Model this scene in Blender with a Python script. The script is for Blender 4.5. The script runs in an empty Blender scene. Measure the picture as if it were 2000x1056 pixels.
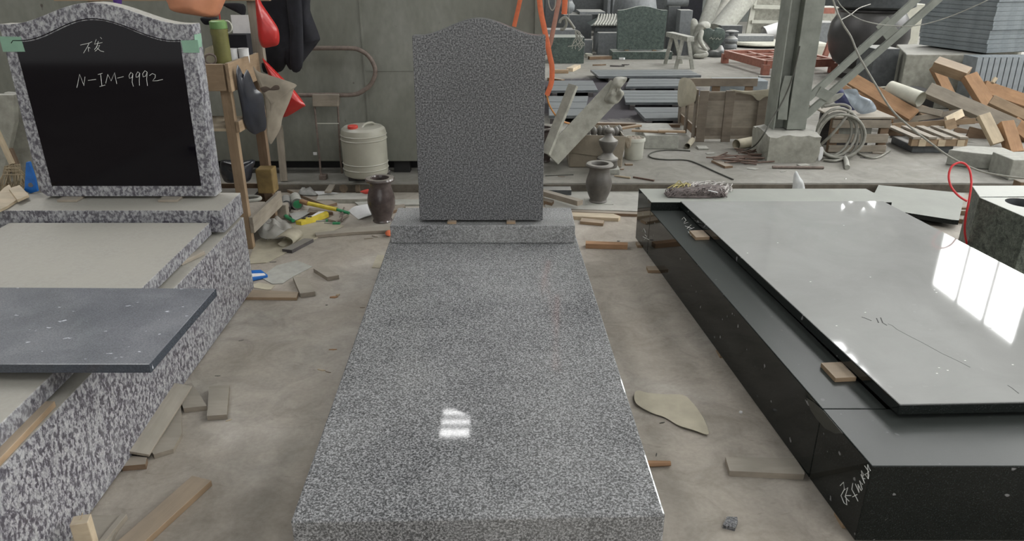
import bpy, bmesh, math, random
from mathutils import Vector, Matrix, noise
random.seed(7)
sc = bpy.context.scene
COL = sc.collection

# ------------------------------------------------------------------ camera, world, exposure
CH, FL, PT = 1.55, 1430.0, math.radians(22.8)
cam_d = bpy.data.cameras.new('camera'); cam = bpy.data.objects.new('camera', cam_d); COL.objects.link(cam)
cam.location = (0, 0, CH); cam.rotation_euler = (math.radians(90) - PT, 0, 0)
cam_d.sensor_width = 36; cam_d.lens = FL / 2000 * 36; cam_d.clip_start = .02; cam_d.clip_end = 200
sc.camera = cam
wd = bpy.data.worlds.new('overcast_sky'); sc.world = wd; wd.use_nodes = True
wd.node_tree.nodes['Background'].inputs[0].default_value = (.98, .985, .97, 1)
wd.node_tree.nodes['Background'].inputs[1].default_value = .75
sc.view_settings.view_transform = 'Standard'; sc.view_settings.look = 'None'
sc.view_settings.gamma = 1; sc.view_settings.use_curve_mapping = False
sc.view_settings.exposure = 0.6
SKYLIGHT, SIDE_WINDOW = 9.0, 9.0          # brightness of the daylit roof panels and side windows

# ------------------------------------------------------------------ pixel -> place
def _ray(px, py):
    x = (px - 1000) / FL; y = -(py - 528) / FL
    return Vector((x, math.cos(PT) + y * math.sin(PT), -math.sin(PT) + y * math.cos(PT)))
def W(px, py, z=0.0):
    d = _ray(px, py); t = (z - CH) / d.z
    return Vector((0, 0, CH)) + d * t
def D(px, py, Y):
    d = _ray(px, py); return Vector((0, 0, CH)) + d * (Y / d.y)
RF = .07                                   # raised floor level

# ------------------------------------------------------------------ materials
MATS = {}
def _nt(name):
    m = bpy.data.materials.new(name); m.use_nodes = True
    nt = m.node_tree; b = nt.nodes['Principled BSDF']
    tc = nt.nodes.new('ShaderNodeTexCoord')
    MATS[name] = m
    return m, nt, b, tc
def N(nt, t, **kw):
    n = nt.nodes.new(t)
    for k, v in kw.items(): setattr(n, k, v)
    return n
def mapping(nt, tc, scale, out='Object'):
    mp = N(nt, 'ShaderNodeMapping'); nt.links.new(tc.outputs[out], mp.inputs[0]); mp.inputs['Scale'].default_value = scale
    return mp.outputs[0]
def noise_n(nt, vec, scale, detail=3, rough=.6, dist=0):
    n = N(nt, 'ShaderNodeTexNoise'); nt.links.new(vec, n.inputs['Vector'])
    n.inputs['Scale'].default_value = scale; n.inputs['Detail'].default_value = detail
    n.inputs['Roughness'].default_value = rough; n.inputs['Distortion'].default_value = dist
    return n.outputs[0]
def ramp(nt, fac, stops, interp='LINEAR'):
    r = N(nt, 'ShaderNodeValToRGB'); nt.links.new(fac, r.inputs[0]); cr = r.color_ramp; cr.interpolation = interp
    while len(cr.elements) < len(stops): cr.elements.new(.5)
    for e, (p, c) in zip(cr.elements, stops):
        e.position = p; e.color = (c[0], c[1], c[2], 1) if not isinstance(c, (int, float)) else (c, c, c, 1)
    return r.outputs[0]
def mix(nt, fac, a, b, mode='MIX'):
    m = N(nt, 'ShaderNodeMix', data_type='RGBA', blend_type=mode)
    for i, v in ((0, fac), (6, a), (7, b)):
        if hasattr(v, 'node'): nt.links.new(v, m.inputs[i])
        elif i == 0: m.inputs[0].default_value = v
        else: m.inputs[i].default_value = (v[0], v[1], v[2], 1)
    return m.outputs[2]
def up_mask(nt, lo=.85, hi=.95):
    g = N(nt, 'ShaderNodeNewGeometry'); s = N(nt, 'ShaderNodeSeparateXYZ'); nt.links.new(g.outputs['Normal'], s.inputs[0])
    mr = N(nt, 'ShaderNodeMapRange'); nt.links.new(s.outputs[2], mr.inputs[0]); mr.inputs[1].default_value = lo; mr.inputs[2].default_value = hi
    return mr.outputs[0]
def mult(nt, a, b):
    m = N(nt, 'ShaderNodeMath', operation='MULTIPLY')
    for i, v in ((0, a), (1, b)):
        if hasattr(v, 'node'): nt.links.new(v, m.inputs[i])
        else: m.inputs[i].default_value = v
    return m.outputs[0]
def bump(nt, b, h, s, d=.01):
    n = N(nt, 'ShaderNodeBump'); nt.links.new(h, n.inputs['Height']); n.inputs['Strength'].default_value = s; n.inputs['Distance'].default_value = d
    nt.links.new(n.outputs[0], b.inputs['Normal'])

def plain(name, col, rough=.6, var=.18, scale=18, metal=0, spec=.5, dust=0, dustcol=(.42, .41, .38), bmp=.15, alpha=1):
    """colour with a little uneven wear, optional workshop dust settled on faces that look up"""
    m, nt, b, tc = _nt(name)
    v = mapping(nt, tc, (1, 1, 1)); n = noise_n(nt, v, scale, 4)
    f = ramp(nt, n, [(.3, 1 - var), (.7, 1 + var)])
    c = mix(nt, 1, col, f, 'MULTIPLY')
    if dust:
        n2 = noise_n(nt, v, 9, 4)
        c = mix(nt, mult(nt, up_mask(nt, .3, .9), mult(nt, ramp(nt, n2, [(.25, .55), (.65, 1)]), dust)), c, dustcol)
    nt.links.new(c, b.inputs['Base Color'])
    b.inputs['Roughness'].default_value = rough; b.inputs['Metallic'].default_value = metal
    b.inputs['Specular IOR Level'].default_value = spec
    if alpha < 1: b.inputs['Alpha'].default_value = alpha
    if bmp: bump(nt, b, n, bmp, .004)
    return m
def wood(name, ca, cb, rough=.75, dust=.0, dustcol=(.36, .34, .30)):
    m, nt, b, tc = _nt(name)
    v = mapping(nt, tc, (2.5, 38, 38)); n = noise_n(nt, v, 1.6, 5, .65, .6)
    v2 = mapping(nt, tc, (3, 6, 6)); n2 = noise_n(nt, v2, 2, 3)
    c = mix(nt, n, ca, cb)
    c = mix(nt, 1, c, ramp(nt, n2, [(.3, .75), (.7, 1.15)]), 'MULTIPLY')
    if dust:
        c = mix(nt, mult(nt, up_mask(nt, .4, .9), dust), c, dustcol)
    nt.links.new(c, b.inputs['Base Color']); b.inputs['Roughness'].default_value = rough
    b.inputs['Specular IOR Level'].default_value = .25
    bump(nt, b, n, .25, .002)
    return m
# fine grained grey granite of the middle tomb
def granite_fine(name, rough, lo, hi, cover=0, k=165):
    m, nt, b, tc = _nt(name)
    v = mapping(nt, tc, (1, 1, 1))
    n1 = noise_n(nt, v, k, 3, .7); n2 = noise_n(nt, v, k * 2.1, 2, .6); big = noise_n(nt, v, 2.2, 3)
    g = ramp(nt, n1, [(.36, (lo, lo, lo * 1.04)), (.47, (lo * 2.6, lo * 2.65, lo * 2.75)), (.60, (hi, hi, hi * 1.02)), (.72, (hi * 1.25, hi * 1.25, hi * 1.25))])
    s = ramp(nt, n2, [(.33, .35), (.46, 1.0), (.66, 1.12)])
    c = mix(nt, 1, g, s, 'MULTIPLY')
    c = mix(nt, 1, c, ramp(nt, big, [(.3, .88), (.7, 1.1)]), 'MULTIPLY')
    if cover:
        c = mix(nt, mult(nt, ramp(nt, big, [(.35, .05), (.7, .35)]), cover), c, (.42, .42, .40))
    nt.links.new(c, b.inputs['Base Color']); b.inputs['Roughness'].default_value = rough
    return m
granite_fine('granite_polished', .045, .044, .325, .5)
granite_fine('granite_face', .30, .032, .215, 0, 135)
granite_fine('granite_dusty', .55, .05, .31, 1, 135)
# coarse white and dark-mottled granite of the left tomb
def granite_coarse(name, dust, rough=.35):
    m, nt, b, tc = _nt(name)
    v = mapping(nt, tc, (1, 1, .7)); n1 = noise_n(nt, v, 66, 4, .66, .3); n2 = noise_n(nt, v, 170, 2); n3 = noise_n(nt, v, 11, 2)
    c = ramp(nt, n1, [(.40, (.075, .07, .085)), (.475, (.15, .145, .165)), (.53, (.30, .30, .315)), (.68, (.385, .385, .385))])
    c = mix(nt, 1, c, ramp(nt, n2, [(.35, .7), (.6, 1.1)]), 'MULTIPLY')
    c = mix(nt, mult(nt, ramp(nt, n3, [(.5, 0), (.75, 1)]), .25), c, (.42, .43, .43))
    if dust:
        nd = noise_n(nt, v, 5, 4)
        c = mix(nt, mult(nt, up_mask(nt, .8, .98), mult(nt, ramp(nt, nd, [(.2, .88), (.6, 1)]), dust)), c, (.345, .33, .29))
    nt.links.new(c, b.inputs['Base Color']); b.inputs['Roughness'].default_value = rough
    if dust:
        mr = N(nt, 'ShaderNodeMapRange'); nt.links.new(up_mask(nt, .8, .98), mr.inputs[0]); mr.inputs[3].default_value = rough; mr.inputs[4].default_value = .8
        nt.links.new(mr.outputs[0], b.inputs['Roughness'])
    return m
granite_coarse('speckled_granite', .97); granite_coarse('speckled_granite_clean', .35)
# black granite: polished sides, film of dust on top
def granite_black(name, filmcol, film, rough_top, rough=.06, base=(.006, .008, .007)):
    m, nt, b, tc = _nt(name)
    v = mapping(nt, tc, (1, 1, 1)); n = noise_n(nt, v, 260, 2); nb = noise_n(nt, v, 3.5, 5, .65, .5); sp = noise_n(nt, v, 34, 1, .5)
    c = mix(nt, ramp(nt, n, [(.55, 0), (.75, 1)]), base, (.03, .035, .035))
    c = mix(nt, ramp(nt, sp, [(.735, 0), (.77, 1)]), c, (.18, .18, .18))
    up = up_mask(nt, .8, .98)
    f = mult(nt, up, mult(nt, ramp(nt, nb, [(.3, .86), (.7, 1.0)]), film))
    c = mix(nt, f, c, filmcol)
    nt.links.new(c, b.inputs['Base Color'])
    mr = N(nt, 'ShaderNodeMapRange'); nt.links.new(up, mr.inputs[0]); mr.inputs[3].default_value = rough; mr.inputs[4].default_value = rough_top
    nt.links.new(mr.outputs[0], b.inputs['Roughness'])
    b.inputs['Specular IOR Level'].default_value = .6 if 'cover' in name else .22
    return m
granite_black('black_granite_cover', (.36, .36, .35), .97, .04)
granite_black('black_granite_curb', (.05, .055, .052), .85, .34)
granite_black('black_granite_dusty', (.33, .34, .31), .95, .6)
m, nt, b, tc = _nt('black_polished'); b.inputs['Base Color'].default_value = (.004, .003, .005, 1); b.inputs['Roughness'].default_value = .06; b.inputs['Specular IOR Level'].default_value = .2
# blue-grey slab with white paint flecks
m, nt, b, tc = _nt('blue_grey_stone')
v = mapping(nt, tc, (1, 1, 1)); n = noise_n(nt, v, 4, 6, .6, .4); fl = noise_n(nt, mapping(nt, tc, (1, 2.2, 1)), 24, 2, .6); fine = noise_n(nt, v, 220, 2)
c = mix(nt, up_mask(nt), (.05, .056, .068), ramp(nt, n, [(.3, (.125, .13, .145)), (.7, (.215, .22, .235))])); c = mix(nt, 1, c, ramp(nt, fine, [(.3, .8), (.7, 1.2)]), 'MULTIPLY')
c = mix(nt, ramp(nt, fl, [(.70, 0), (.72, 1)]), c, (.55, .56, .6))
nt.links.new(c, b.inputs['Base Color']); b.inputs['Roughness'].default_value = .16
# green stone
def green_stone(name, a, bb, rough=.35, dust=.8, sc_=26):
    m, nt, b, tc = _nt(name); v = mapping(nt, tc, (1, 1, 1)); n = noise_n(nt, v, sc_, 5, .7, .6); n2 = noise_n(nt, v, sc_ * 5, 3)
    c = mix(nt, ramp(nt, n, [(.35, 0), (.65, 1)]), a, bb); c = mix(nt, 1, c, ramp(nt, n2, [(.35, .6), (.65, 1.25)]), 'MULTIPLY')
    c = mix(nt, mult(nt, up_mask(nt), dust), c, (.45, .46, .42)); nt.links.new(c, b.inputs['Base Color']); b.inputs['Roughness'].default_value = rough
    return m
green_stone('green_granite', (.035, .05, .045), (.10, .13, .115))
green_stone('olive_granite', (.04, .05, .04), (.17, .19, .155), .55, .85, 30)
# floor
m, nt, b, tc = _nt('dusty_floor')
v = mapping(nt, tc, (1, 1, 1)); n1 = noise_n(nt, v, 1.1, 5, .6, .8); n2 = noise_n(nt, v, 6, 6, .65, 1.2); n3 = noise_n(nt, v, 60, 3); n4 = noise_n(nt, mapping(nt, tc, (1, 3, 1)), 9, 4, .6, 2)
c = ramp(nt, n1, [(.3, (.285, .252, .212)), (.5, (.345, .312, .270)), (.7, (.41, .385, .345))])
c = mix(nt, 1, c, ramp(nt, n2, [(.3, .8), (.5, 1), (.7, 1.14)]), 'MULTIPLY')
c = mix(nt, ramp(nt, n4, [(.62, 0), (.78, .45)]), c, (.16, .14, .115))
c = mix(nt, 1, c, ramp(nt, n3, [(.3, .92), (.7, 1.06)]), 'MULTIPLY')
nt.links.new(c, b.inputs['Base Color']); b.inputs['Roughness'].default_value = .8; b.inputs['Specular IOR Level'].default_value = .25
bump(nt, b, n2, .25, .01)
# raised floor: pale dust, one dark wet patch around the stacked strips
m, nt, b, tc = _nt('raised_floor')
v = mapping(nt, tc, (1, 1, 1)); n1 = noise_n(nt, v, .8, 5, .6, .6); n2 = noise_n(nt, v, 7, 6, .65, 1)
c = ramp(nt, n1, [(.3, (.185, .175, .15)), (.7, (.285, .275, .25))]); c = mix(nt, 1, c, ramp(nt, n2, [(.3, .78), (.7, 1.15)]), 'MULTIPLY')
mp = N(nt, 'ShaderNodeMapping'); nt.links.new(tc.outputs['Object'], mp.inputs[0]); mp.inputs['Location'].default_value = (-.62, -1.95, 0); mp.inputs['Scale'].default_value = (.55, .52, 0)
gr = N(nt, 'ShaderNodeTexGradient', gradient_type='SPHERICAL'); nt.links.new(mp.outputs[0], gr.inputs[0])
ad = N(nt, 'ShaderNodeMath', operation='ADD'); nt.links.new(gr.outputs[1], ad.inputs[0]); nt.links.new(mult(nt, n2, .55), ad.inputs[1])
c = mix(nt, ramp(nt, ad.outputs[0], [(.40, 0), (.58, 1)]), c, (.035, .03, .036))
nt.links.new(c, b.inputs['Base Color']); b.inputs['Roughness'].default_value = .75; bump(nt, b, n2, .3, .01)
# grey-green wall with smears
m, nt, b, tc = _nt('grey_wall')
v = mapping(nt, tc, (1, 1, .5)); n1 = noise_n(nt, v, 1.3, 5, .6, .8); n2 = noise_n(nt, v, 28, 4); sp = noise_n(nt, mapping(nt, tc, (1, 1, 1)), 16, 1)
c = ramp(nt, n1, [(.3, (.145, .148, .122)), (.5, (.18, .184, .155)), (.72, (.26, .262, .235))]); c = mix(nt, 1, c, ramp(nt, n2, [(.3, .9), (.7, 1.08)]), 'MULTIPLY')
c = mix(nt, ramp(nt, sp, [(.76, 0), (.80, 1)]), c, (.07, .06, .05))
nt.links.new(c, b.inputs['Base Color']); b.inputs['Roughness'].default_value = .55; bump(nt, b, n2, .1, .004)

wood('wood_dusty', (.20, .17, .13), (.34, .30, .25), dust=.45)
wood('wood_tan', (.22, .15, .09), (.36, .265, .175), dust=.35)
wood('wood_brown', (.12, .075, .045), (.24, .17, .115), dust=.55)
wood('wood_orange', (.27, .15, .08), (.42, .26, .15))
wood('wood_pale', (.42, .33, .22), (.58, .49, .36), dust=.3)
wood('crate_wood', (.14, .115, .09), (.24, .205, .165), dust=.4)
wood('wood_dark', (.045, .04, .04), (.12, .11, .11), dust=.5)
plain('concrete', (.29, .285, .245), .9, .25, 14, dust=.7, bmp=.5)
plain('dark_stone', (.07, .075, .078), .5, .25, 20, dust=.75)
plain('mid_stone', (.15, .16, .165), .6, .2, 20, dust=.75)
plain('slate_strip', (.11, .12, .125), .4, .25, 12, dust=.45, dustcol=(.27, .28, .28))
plain('slate_stack', (.21, .235, .25), .5, .2, 10)
plain('slate_stack_dark', (.09, .105, .105), .5, .2, 10)
plain('steel_paint', (.20, .212, .185), .55, .2, 9, bmp=.1)
plain('rusty_steel', (.16, .125, .105), .6, .3, 25)
plain('rusted_rebar', (.125, .08, .062), .85, .35, 60, dust=.45, dustcol=(.25, .21, .18))
plain('riser_brown', (.12, .105, .085), .95, .3, 14)
plain('vase_stone', (.075, .058, .055), .16, .55, 9, spec=.6, dust=.85, dustcol=(.27, .25, .225), bmp=0)
plain('vase_dusty', (.10, .092, .082), .45, .4, 9, dust=.9, dustcol=(.32, .31, .28))
plain('pale_stone', (.31, .31, .275), .85, .2, 20, dust=.4)
plain('white_plastic', (.46, .46, .40), .5, .1, 9, dust=.4)
plain('drum_plastic', (.33, .32, .265), .42, .1, 5, dust=.35)
plain('red_plastic', (.55, .06, .045), .45, .12)
plain('red_bag', (.42, .022, .02), .3, .2, 12, spec=.6)
plain('orange_bag', (.58, .25, .14), .35, .12, 8)
plain('orange_strap', (.58, .14, .055), .6, .15, 30)
plain('faded_strap', (.33, .165, .12), .7, .15, 30)
plain('black_cloth', (.009, .009, .013), .9, .3, 20)
plain('black_bag', (.02, .022, .03), .28, .3, 12, spec=.7)
plain('beige_cloth', (.27, .235, .185), .95, .25, 7)
plain('brown_stain', (.10, .075, .06), .95, .2)
plain('purple_cloth', (.08, .03, .2), .8)
plain('yellow_plastic', (.58, .46, .05), .45, .15, 30)
plain('green_plastic', (.03, .22, .09), .4, .15, 30)
plain('blue_plastic', (.01, .12, .42), .4, .15, 30)
plain('bottle_green', (.15, .145, .055), .25, .2, 12)
plain('lid_green', (.14, .25, .09), .4, .15)
plain('paper_white', (.62, .62, .62), .8, .06)
plain('paper_beige', (.40, .365, .28), .85, .14, 9)
plain('tape_green', (.20, .34, .25), .6, .08)
plain('chalk', (.75, .75, .72), .9, .05)
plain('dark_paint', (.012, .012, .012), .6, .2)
plain('navy_sheet', (.03, .035, .10), .6, .2)
plain('grey_sheet', (.27, .31, .35), .4, .15, 9)
plain('clear_film', (.42, .41, .38), .25, .2, 14, alpha=.6)
plain('plastic_white', (.6, .62, .62), .3, .12, 14, alpha=.85)
plain('glass_jar', (.16, .17, .15), .1, .2, 14, alpha=.75)
plain('cardboard', (.25, .215, .165), .85, .15, 12, dust=.5)
plain('dirty_yellow', (.17, .115, .04), .7, .3, 12)
plain('mop_yarn', (.12, .10, .095), .95, .4, 40)
plain('mop_yarn_pale', (.42, .40, .38), .95, .2, 40)
plain('mop_yarn_yellow', (.38, .33, .14), .95, .2, 40)
plain('cable_grey', (.23, .225, .195), .7, .2, 30)
plain('dark_cable', (.06, .06, .05), .7, .2)
plain('red_hose', (.62, .035, .04), .4, .1)
plain('orange_cord', (.60, .27, .08), .6, .1)
plain('red_frame_paint', (.30, .12, .085), .6, .2, 20, dust=.6, dustcol=(.45, .38, .34))
plain('urn_dark', (.045, .042, .042), .4, .3, 6, dust=.6)
plain('black_void', (.008, .008, .009), .95, .1)
plain('yellow_light_stone', (.48, .47, .40), .8, .1, 12)
plain('resin', (.022, .024, .02), .3, .1)
plain('hall_roof', (.10, .105, .10), .8, .2, 3)
plain('hall_wall', (.13, .14, .13), .85, .25, 3)
plain('log_wood', (.17, .13, .09), .85, .25, 20)
plain('straw', (.33, .27, .18), .9, .3, 40)
def emit(name, col, s):
    m = bpy.data.materials.new(name); m.use_nodes = True; nt = m.node_tree; nt.nodes.clear()
    e = nt.nodes.new('ShaderNodeEmission'); o = nt.nodes.new('ShaderNodeOutputMaterial'); e.inputs[0].default_value = (*col, 1); e.inputs[1].default_value = s
    nt.links.new(e.outputs[0], o.inputs[0]); MATS[name] = m
emit('skylight_panel', (.99, .99, .985), SKYLIGHT); emit('daylit_window', (.98, .99, .97), SIDE_WINDOW)

# ------------------------------------------------------------------ mesh helpers
def wm(o):
    return o.matrix_basis.copy() if o.parent is None else wm(o.parent) @ o.matrix_parent_inverse @ o.matrix_basis
def adopt(o, parent):
    o.parent = parent; o.matrix_parent_inverse = wm(parent).inverted(); return o
class MB:
    def __init__(s): s.b = bmesh.new()
    def _new(s, vs, fs):
        v = [s.b.verts.new(p) for p in vs]
        for f in fs:
            try: s.b.faces.new([v[i] for i in f])
            except ValueError: pass
        return v
    def box(s, lo, hi, M=None, bev=0):
        x0, y0, z0 = lo; x1, y1, z1 = hi
        P = [Vector(p) for p in ((x0,y0,z0),(x1,y0,z0),(x1,y1,z0),(x0,y1,z0),(x0,y0,z1),(x1,y0,z1),(x1,y1,z1),(x0,y1,z1))]
        if M is not None: P = [M @ p for p in P]
        t = bmesh.new(); v = [t.verts.new(p) for p in P]
        for f in ((3,2,1,0),(4,5,6,7),(0,1,5,4),(1,2,6,5),(2,3,7,6),(3,0,4,7)): t.faces.new([v[i] for i in f])
        if bev: bmesh.ops.bevel(t, geom=list(t.edges), offset=bev, segments=2, affect='EDGES', profile=.5)
        s.merge(t); return s
    def merge(s, t):
        mp = {}
        for v in t.verts: mp[v] = s.b.verts.new(v.co)
        for f in t.faces:
            try: s.b.faces.new([mp[v] for v in f.verts])
            except ValueError: pass
        t.free()
    def prism(s, pts, off, bev=0):
        """closed polygon pts extruded by the vector off"""
        t = bmesh.new(); off = Vector(off)
        a = [t.verts.new(p) for p in pts]; c = [t.verts.new(Vector(p) + off) for p in pts]; n = len(a)
        t.faces.new(a); t.faces.new(c[::-1])
        for i in range(n): t.faces.new((a[i], c[i], c[(i + 1) % n], a[(i + 1) % n]))
        bmesh.ops.recalc_face_normals(t, faces=t.faces)
        if bev: bmesh.ops.bevel(t, geom=list(t.edges), offset=bev, segments=2, affect='EDGES', profile=.5)
        s.merge(t); return s
    def tube(s, pts, r, seg=10, closed=False, cap=True, flat=None):
        pts = [Vector(p) for p in pts]; n = len(pts); rs = r if isinstance(r, (list, tuple)) else [r] * n
        rings = []; ref = None
        for i, p in enumerate(pts):
            if closed: d = pts[(i + 1) % n] - pts[i - 1]
            else: d = pts[min(i + 1, n - 1)] - pts[max(i - 1, 0)]
            d.normalize()
            if ref is None: ref = Vector((0, 0, 1)) if abs(d.z) < .9 else Vector((1, 0, 0))
            u = d.cross(ref);
            if u.length < 1e-4: u = d.cross(Vector((0, 1, 0)))
            u.normalize(); w = u.cross(d); w.normalize(); ref = w
            fu, fw = (1, 1) if flat is None else flat
            rings.append([s.b.verts.new(p + (u * math.cos(a) * fu + w * math.sin(a) * fw) * rs[i]) for a in [2 * math.pi * k / seg for k in range(seg)]])
        m = n if closed else n - 1
        for i in range(m):
            A, B = rings[i], rings[(i + 1) % n]
            for k in range(seg): s.b.faces.new((A[k], A[(k + 1) % seg], B[(k + 1) % seg], B[k]))
        if cap and not closed:
            s.b.faces.new(rings[0][::-1]); s.b.faces.new(rings[-1])
        return s
    def lathe(s, prof, at=(0, 0, 0), seg=40, M=None):
        at = Vector(at); rings = []
        for r, z in prof:
            ring = []
            for k in range(seg if r > 1e-5 else 1):
                a = 2 * math.pi * k / seg; p = Vector((r * math.cos(a), r * math.sin(a), z))
                if M is not None: p = M @ p
                ring.append(s.b.verts.new(at + p))
            rings.append(ring)
        for A, B in zip(rings, rings[1:]):
            for k in range(seg):
                q = [A[k % len(A)], A[(k + 1) % len(A)], B[(k + 1) % len(B)], B[k % len(B)]]
                q = list(dict.fromkeys(q))
                if len(q) > 2:
                    try: s.b.faces.new(q)
                    except ValueError: pass
        return s
    def puff(s, pts, n, bulge, rings=7, fold=0, freq=9, back=.4, seed=0, streak=None):
        """a soft closed shape with outline pts: bulges along n, wrinkled"""
        pts = smooth([Vector(p) for p in pts], 4); n = Vector(n).normalized(); c = sum(pts, Vector()) / len(pts)
        def lay(sg, amt):
            R = []
            for k in range(rings):
                f = 1 - k / rings
                ring = []
                for p in pts:
                    q = c + (p - c) * f; h = amt * math.sqrt(max(0, 1 - f * f))
                    ss = q * freq
                    if streak: ss = Vector((q.x * freq, q.y * freq, q.z * freq * streak))
                    h += fold * (noise.noise(ss + Vector((seed, sg * 3, 0)))) * min(1, 3 * (1 - f) + .12)
                    ring.append(q + n * h * sg)
                R.append(ring)
            return R
        m = len(pts); e = [s.b.verts.new(p) for p in pts]
        for sg, amt in ((1, bulge), (-1, bulge * back)):
            R = lay(sg, amt); prev = e
            for ring in R[1:]:
                cur = [s.b.verts.new(p) for p in ring]
                for i in range(m):
                    q = (prev[i], prev[(i + 1) % m], cur[(i + 1) % m], cur[i]); s.b.faces.new(q if sg > 0 else q[::-1])
                prev = cur
            cv = s.b.verts.new(c + n * sg * amt)
            for i in range(m):
                q = (prev[i], prev[(i + 1) % m], cv); s.b.faces.new(q if sg > 0 else q[::-1])
        return s
    def build(s, name, mat, parent=None, smooth_=False, loc=None):
        bmesh.ops.recalc_face_normals(s.b, faces=s.b.faces)
        me = bpy.data.meshes.new(name)
        if loc is not None:
            for v in s.b.verts: v.co -= Vector(loc)
        s.b.to_mesh(me); s.b.free()
        me.materials.append(MATS[mat])
        if smooth_:
            me.polygons.foreach_set('use_smooth', [True] * len(me.polygons))
            try: me.set_sharp_from_angle(angle=math.radians(smooth_ if smooth_ is not True else 50))
            except Exception: pass
        o = bpy.data.objects.new(name, me); COL.objects.link(o)
        if loc is not None: o.location = loc
        if parent is not None:
            adopt(o, parent)
        return o
def smooth(P, k):
    if k <= 1: return P
    out = []; n = len(P)
    for i in range(n):
        a, b, c, d = P[i - 1], P[i], P[(i + 1) % n], P[(i + 2) % n]
        for j in range(k):
            t = j / k; out.append(.5 * ((2 * b) + (c - a) * t + (2 * a - 5 * b + 4 * c - d) * t * t + (3 * b - a - 3 * c + d) * t ** 3))
    return out
def curve(P, k=6):
    P = [Vector(p) for p in P]; out = []; n = len(P)
    for i in range(n - 1):
        a, b, c, d = P[max(i - 1, 0)], P[i], P[i + 1], P[min(i + 2, n - 1)]
        for j in range(k):
            t = j / k; out.append(.5 * ((2 * b) + (c - a) * t + (2 * a - 5 * b + 4 * c - d) * t * t + (3 * b - a - 3 * c + d) * t ** 3))
    return out + [P[-1]]
def tag(o, label, cat, group=None, kind=None):
    o['label'] = label; o['category'] = cat
    if group: o['group'] = group
    o['kind'] = kind or 'thing'
    return o
def empty(name, loc, label, cat, group=None):
    o = bpy.data.objects.new(name, None); o.location = loc; o.empty_display_size = .05; COL.objects.link(o)
    return tag(o, label, cat, group)
def struct(name, mb, mat, **k):
    o = mb.build(name, mat, **k); o['kind'] = 'structure'; return o
def frame_M(a, b, n):
    """matrix at a, X along a->b, Z close to n"""
    x = (b - a).normalized(); n = Vector(n); z = (n - x * n.dot(x)).normalized(); y = z.cross(x)
    M = Matrix((x, y, z)).transposed().to_4x4(); M.translation = a; return M
def plank(name, a, b, w, t, mat, label=None, cat='plank', n=(0, 0, 1), group=None, parent=None, cut=(0, 0), bev=.0015, z0=None):
    """board from a to b (middle of its width, middle of its thickness), grain along its length"""
    a = Vector(a); b = Vector(b); M = frame_M(a, b, n); L = (b - a).length
    mb = MB(); c0, c1 = cut
    pts = [(-c0, -w / 2, -t / 2), (L - c1, -w / 2, -t / 2), (L + c1, w / 2, -t / 2), (c0, w / 2, -t / 2)]
    mb.prism([Vector(p) for p in pts], (0, 0, t), bev)
    o = mb.build(name, mat)
    o.matrix_basis = M
    if parent is not None: adopt(o, parent)
    if label: tag(o, label, cat, group)
    return o
def lying(name, p1, p2, w, t, mat, label, z=0.0, cat='plank', group=None, cut=(0, 0), bev=.0015, tilt=0):
    """board lying on level z between two pixels of its top middle line"""
    a = W(*p1, z + t); b = W(*p2, z + t); a.z = b.z = z + t / 2 + .0005
    b.z += tilt
    return plank(name, a, b, w, t, mat, label, cat, group=group, cut=cut, bev=bev)
def cutout(name, px, z, t, mat, label, cat, group=None, bev=0, parent=None, kind=None):
    """flat piece whose top outline is seen at these pixels on level z, t thick"""
    P = [W(x, y, z) for x, y in px]; c = sum(P, Vector()) / len(P)
    mb = MB().prism(P, (0, 0, -t), bev); o = mb.build(name, mat, loc=c)
    if label: tag(o, label, cat, group, kind)
    return o
def fbox(name, x0, y0, x1, y1, dep, mat, label=None, cat=None, z0=RF, Y=None, bev=.006, group=None, yaw=0, parent=None):
    """box whose front face fills the pixel rectangle; its foot stands on level z0"""
    if Y is None: Y = W((x0 + x1) / 2, y1, z0).y
    zt = D(x0, y0, Y).z; xa = D(x0, (y0 + y1) / 2, Y).x; xb = D(x1, (y0 + y1) / 2, Y).x
    c = Vector(((xa + xb) / 2, Y + dep / 2, z0)); M = Matrix.Translation(c) @ Matrix.Rotation(math.radians(yaw), 4, 'Z')
    mb = MB().box((-(xb - xa) / 2, -dep / 2, 0), ((xb - xa) / 2, dep / 2, zt - z0), None, bev)
    o = mb.build(name, mat); o.matrix_basis = M
    if parent is not None: adopt(o, parent)
    if label: tag(o, label, cat, group)
    return o
def strokes(name, polys, mp, r, mat, parent):
    """handwriting: thin raised chalk lines"""
    mb = MB()
    for pl in polys: mb.tube([mp(*p) for p in pl], r, 5)
    o = mb.build(name, mat, parent); return o

# ================================================================== THE HALL
struct('floor', MB().box((-9, -6, -.1), (12, 5.17, 0)), 'dusty_floor')
o = MB().box((-9, 5.17, -.1), (12, 21, RF), None, .006).build('floor', 'raised_floor', loc=(0, 5.17, 0)); o['kind'] = 'structure'
mb = MB(); sk = []
for x0, x1, y0, y1 in ((-1.52, -.90, 12.75, 13.8), (-6.6, -4.2, 3.5, 9.5), (5.4, 8.4, 4.5, 9), (5.4, 8.4, 10.5, 16.5), (1.8, 4, -4.2, -.5)): sk.append((x0, x1, y0, y1))  # left skylight added to brighten the floor, set clear of the slab's reflection
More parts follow.
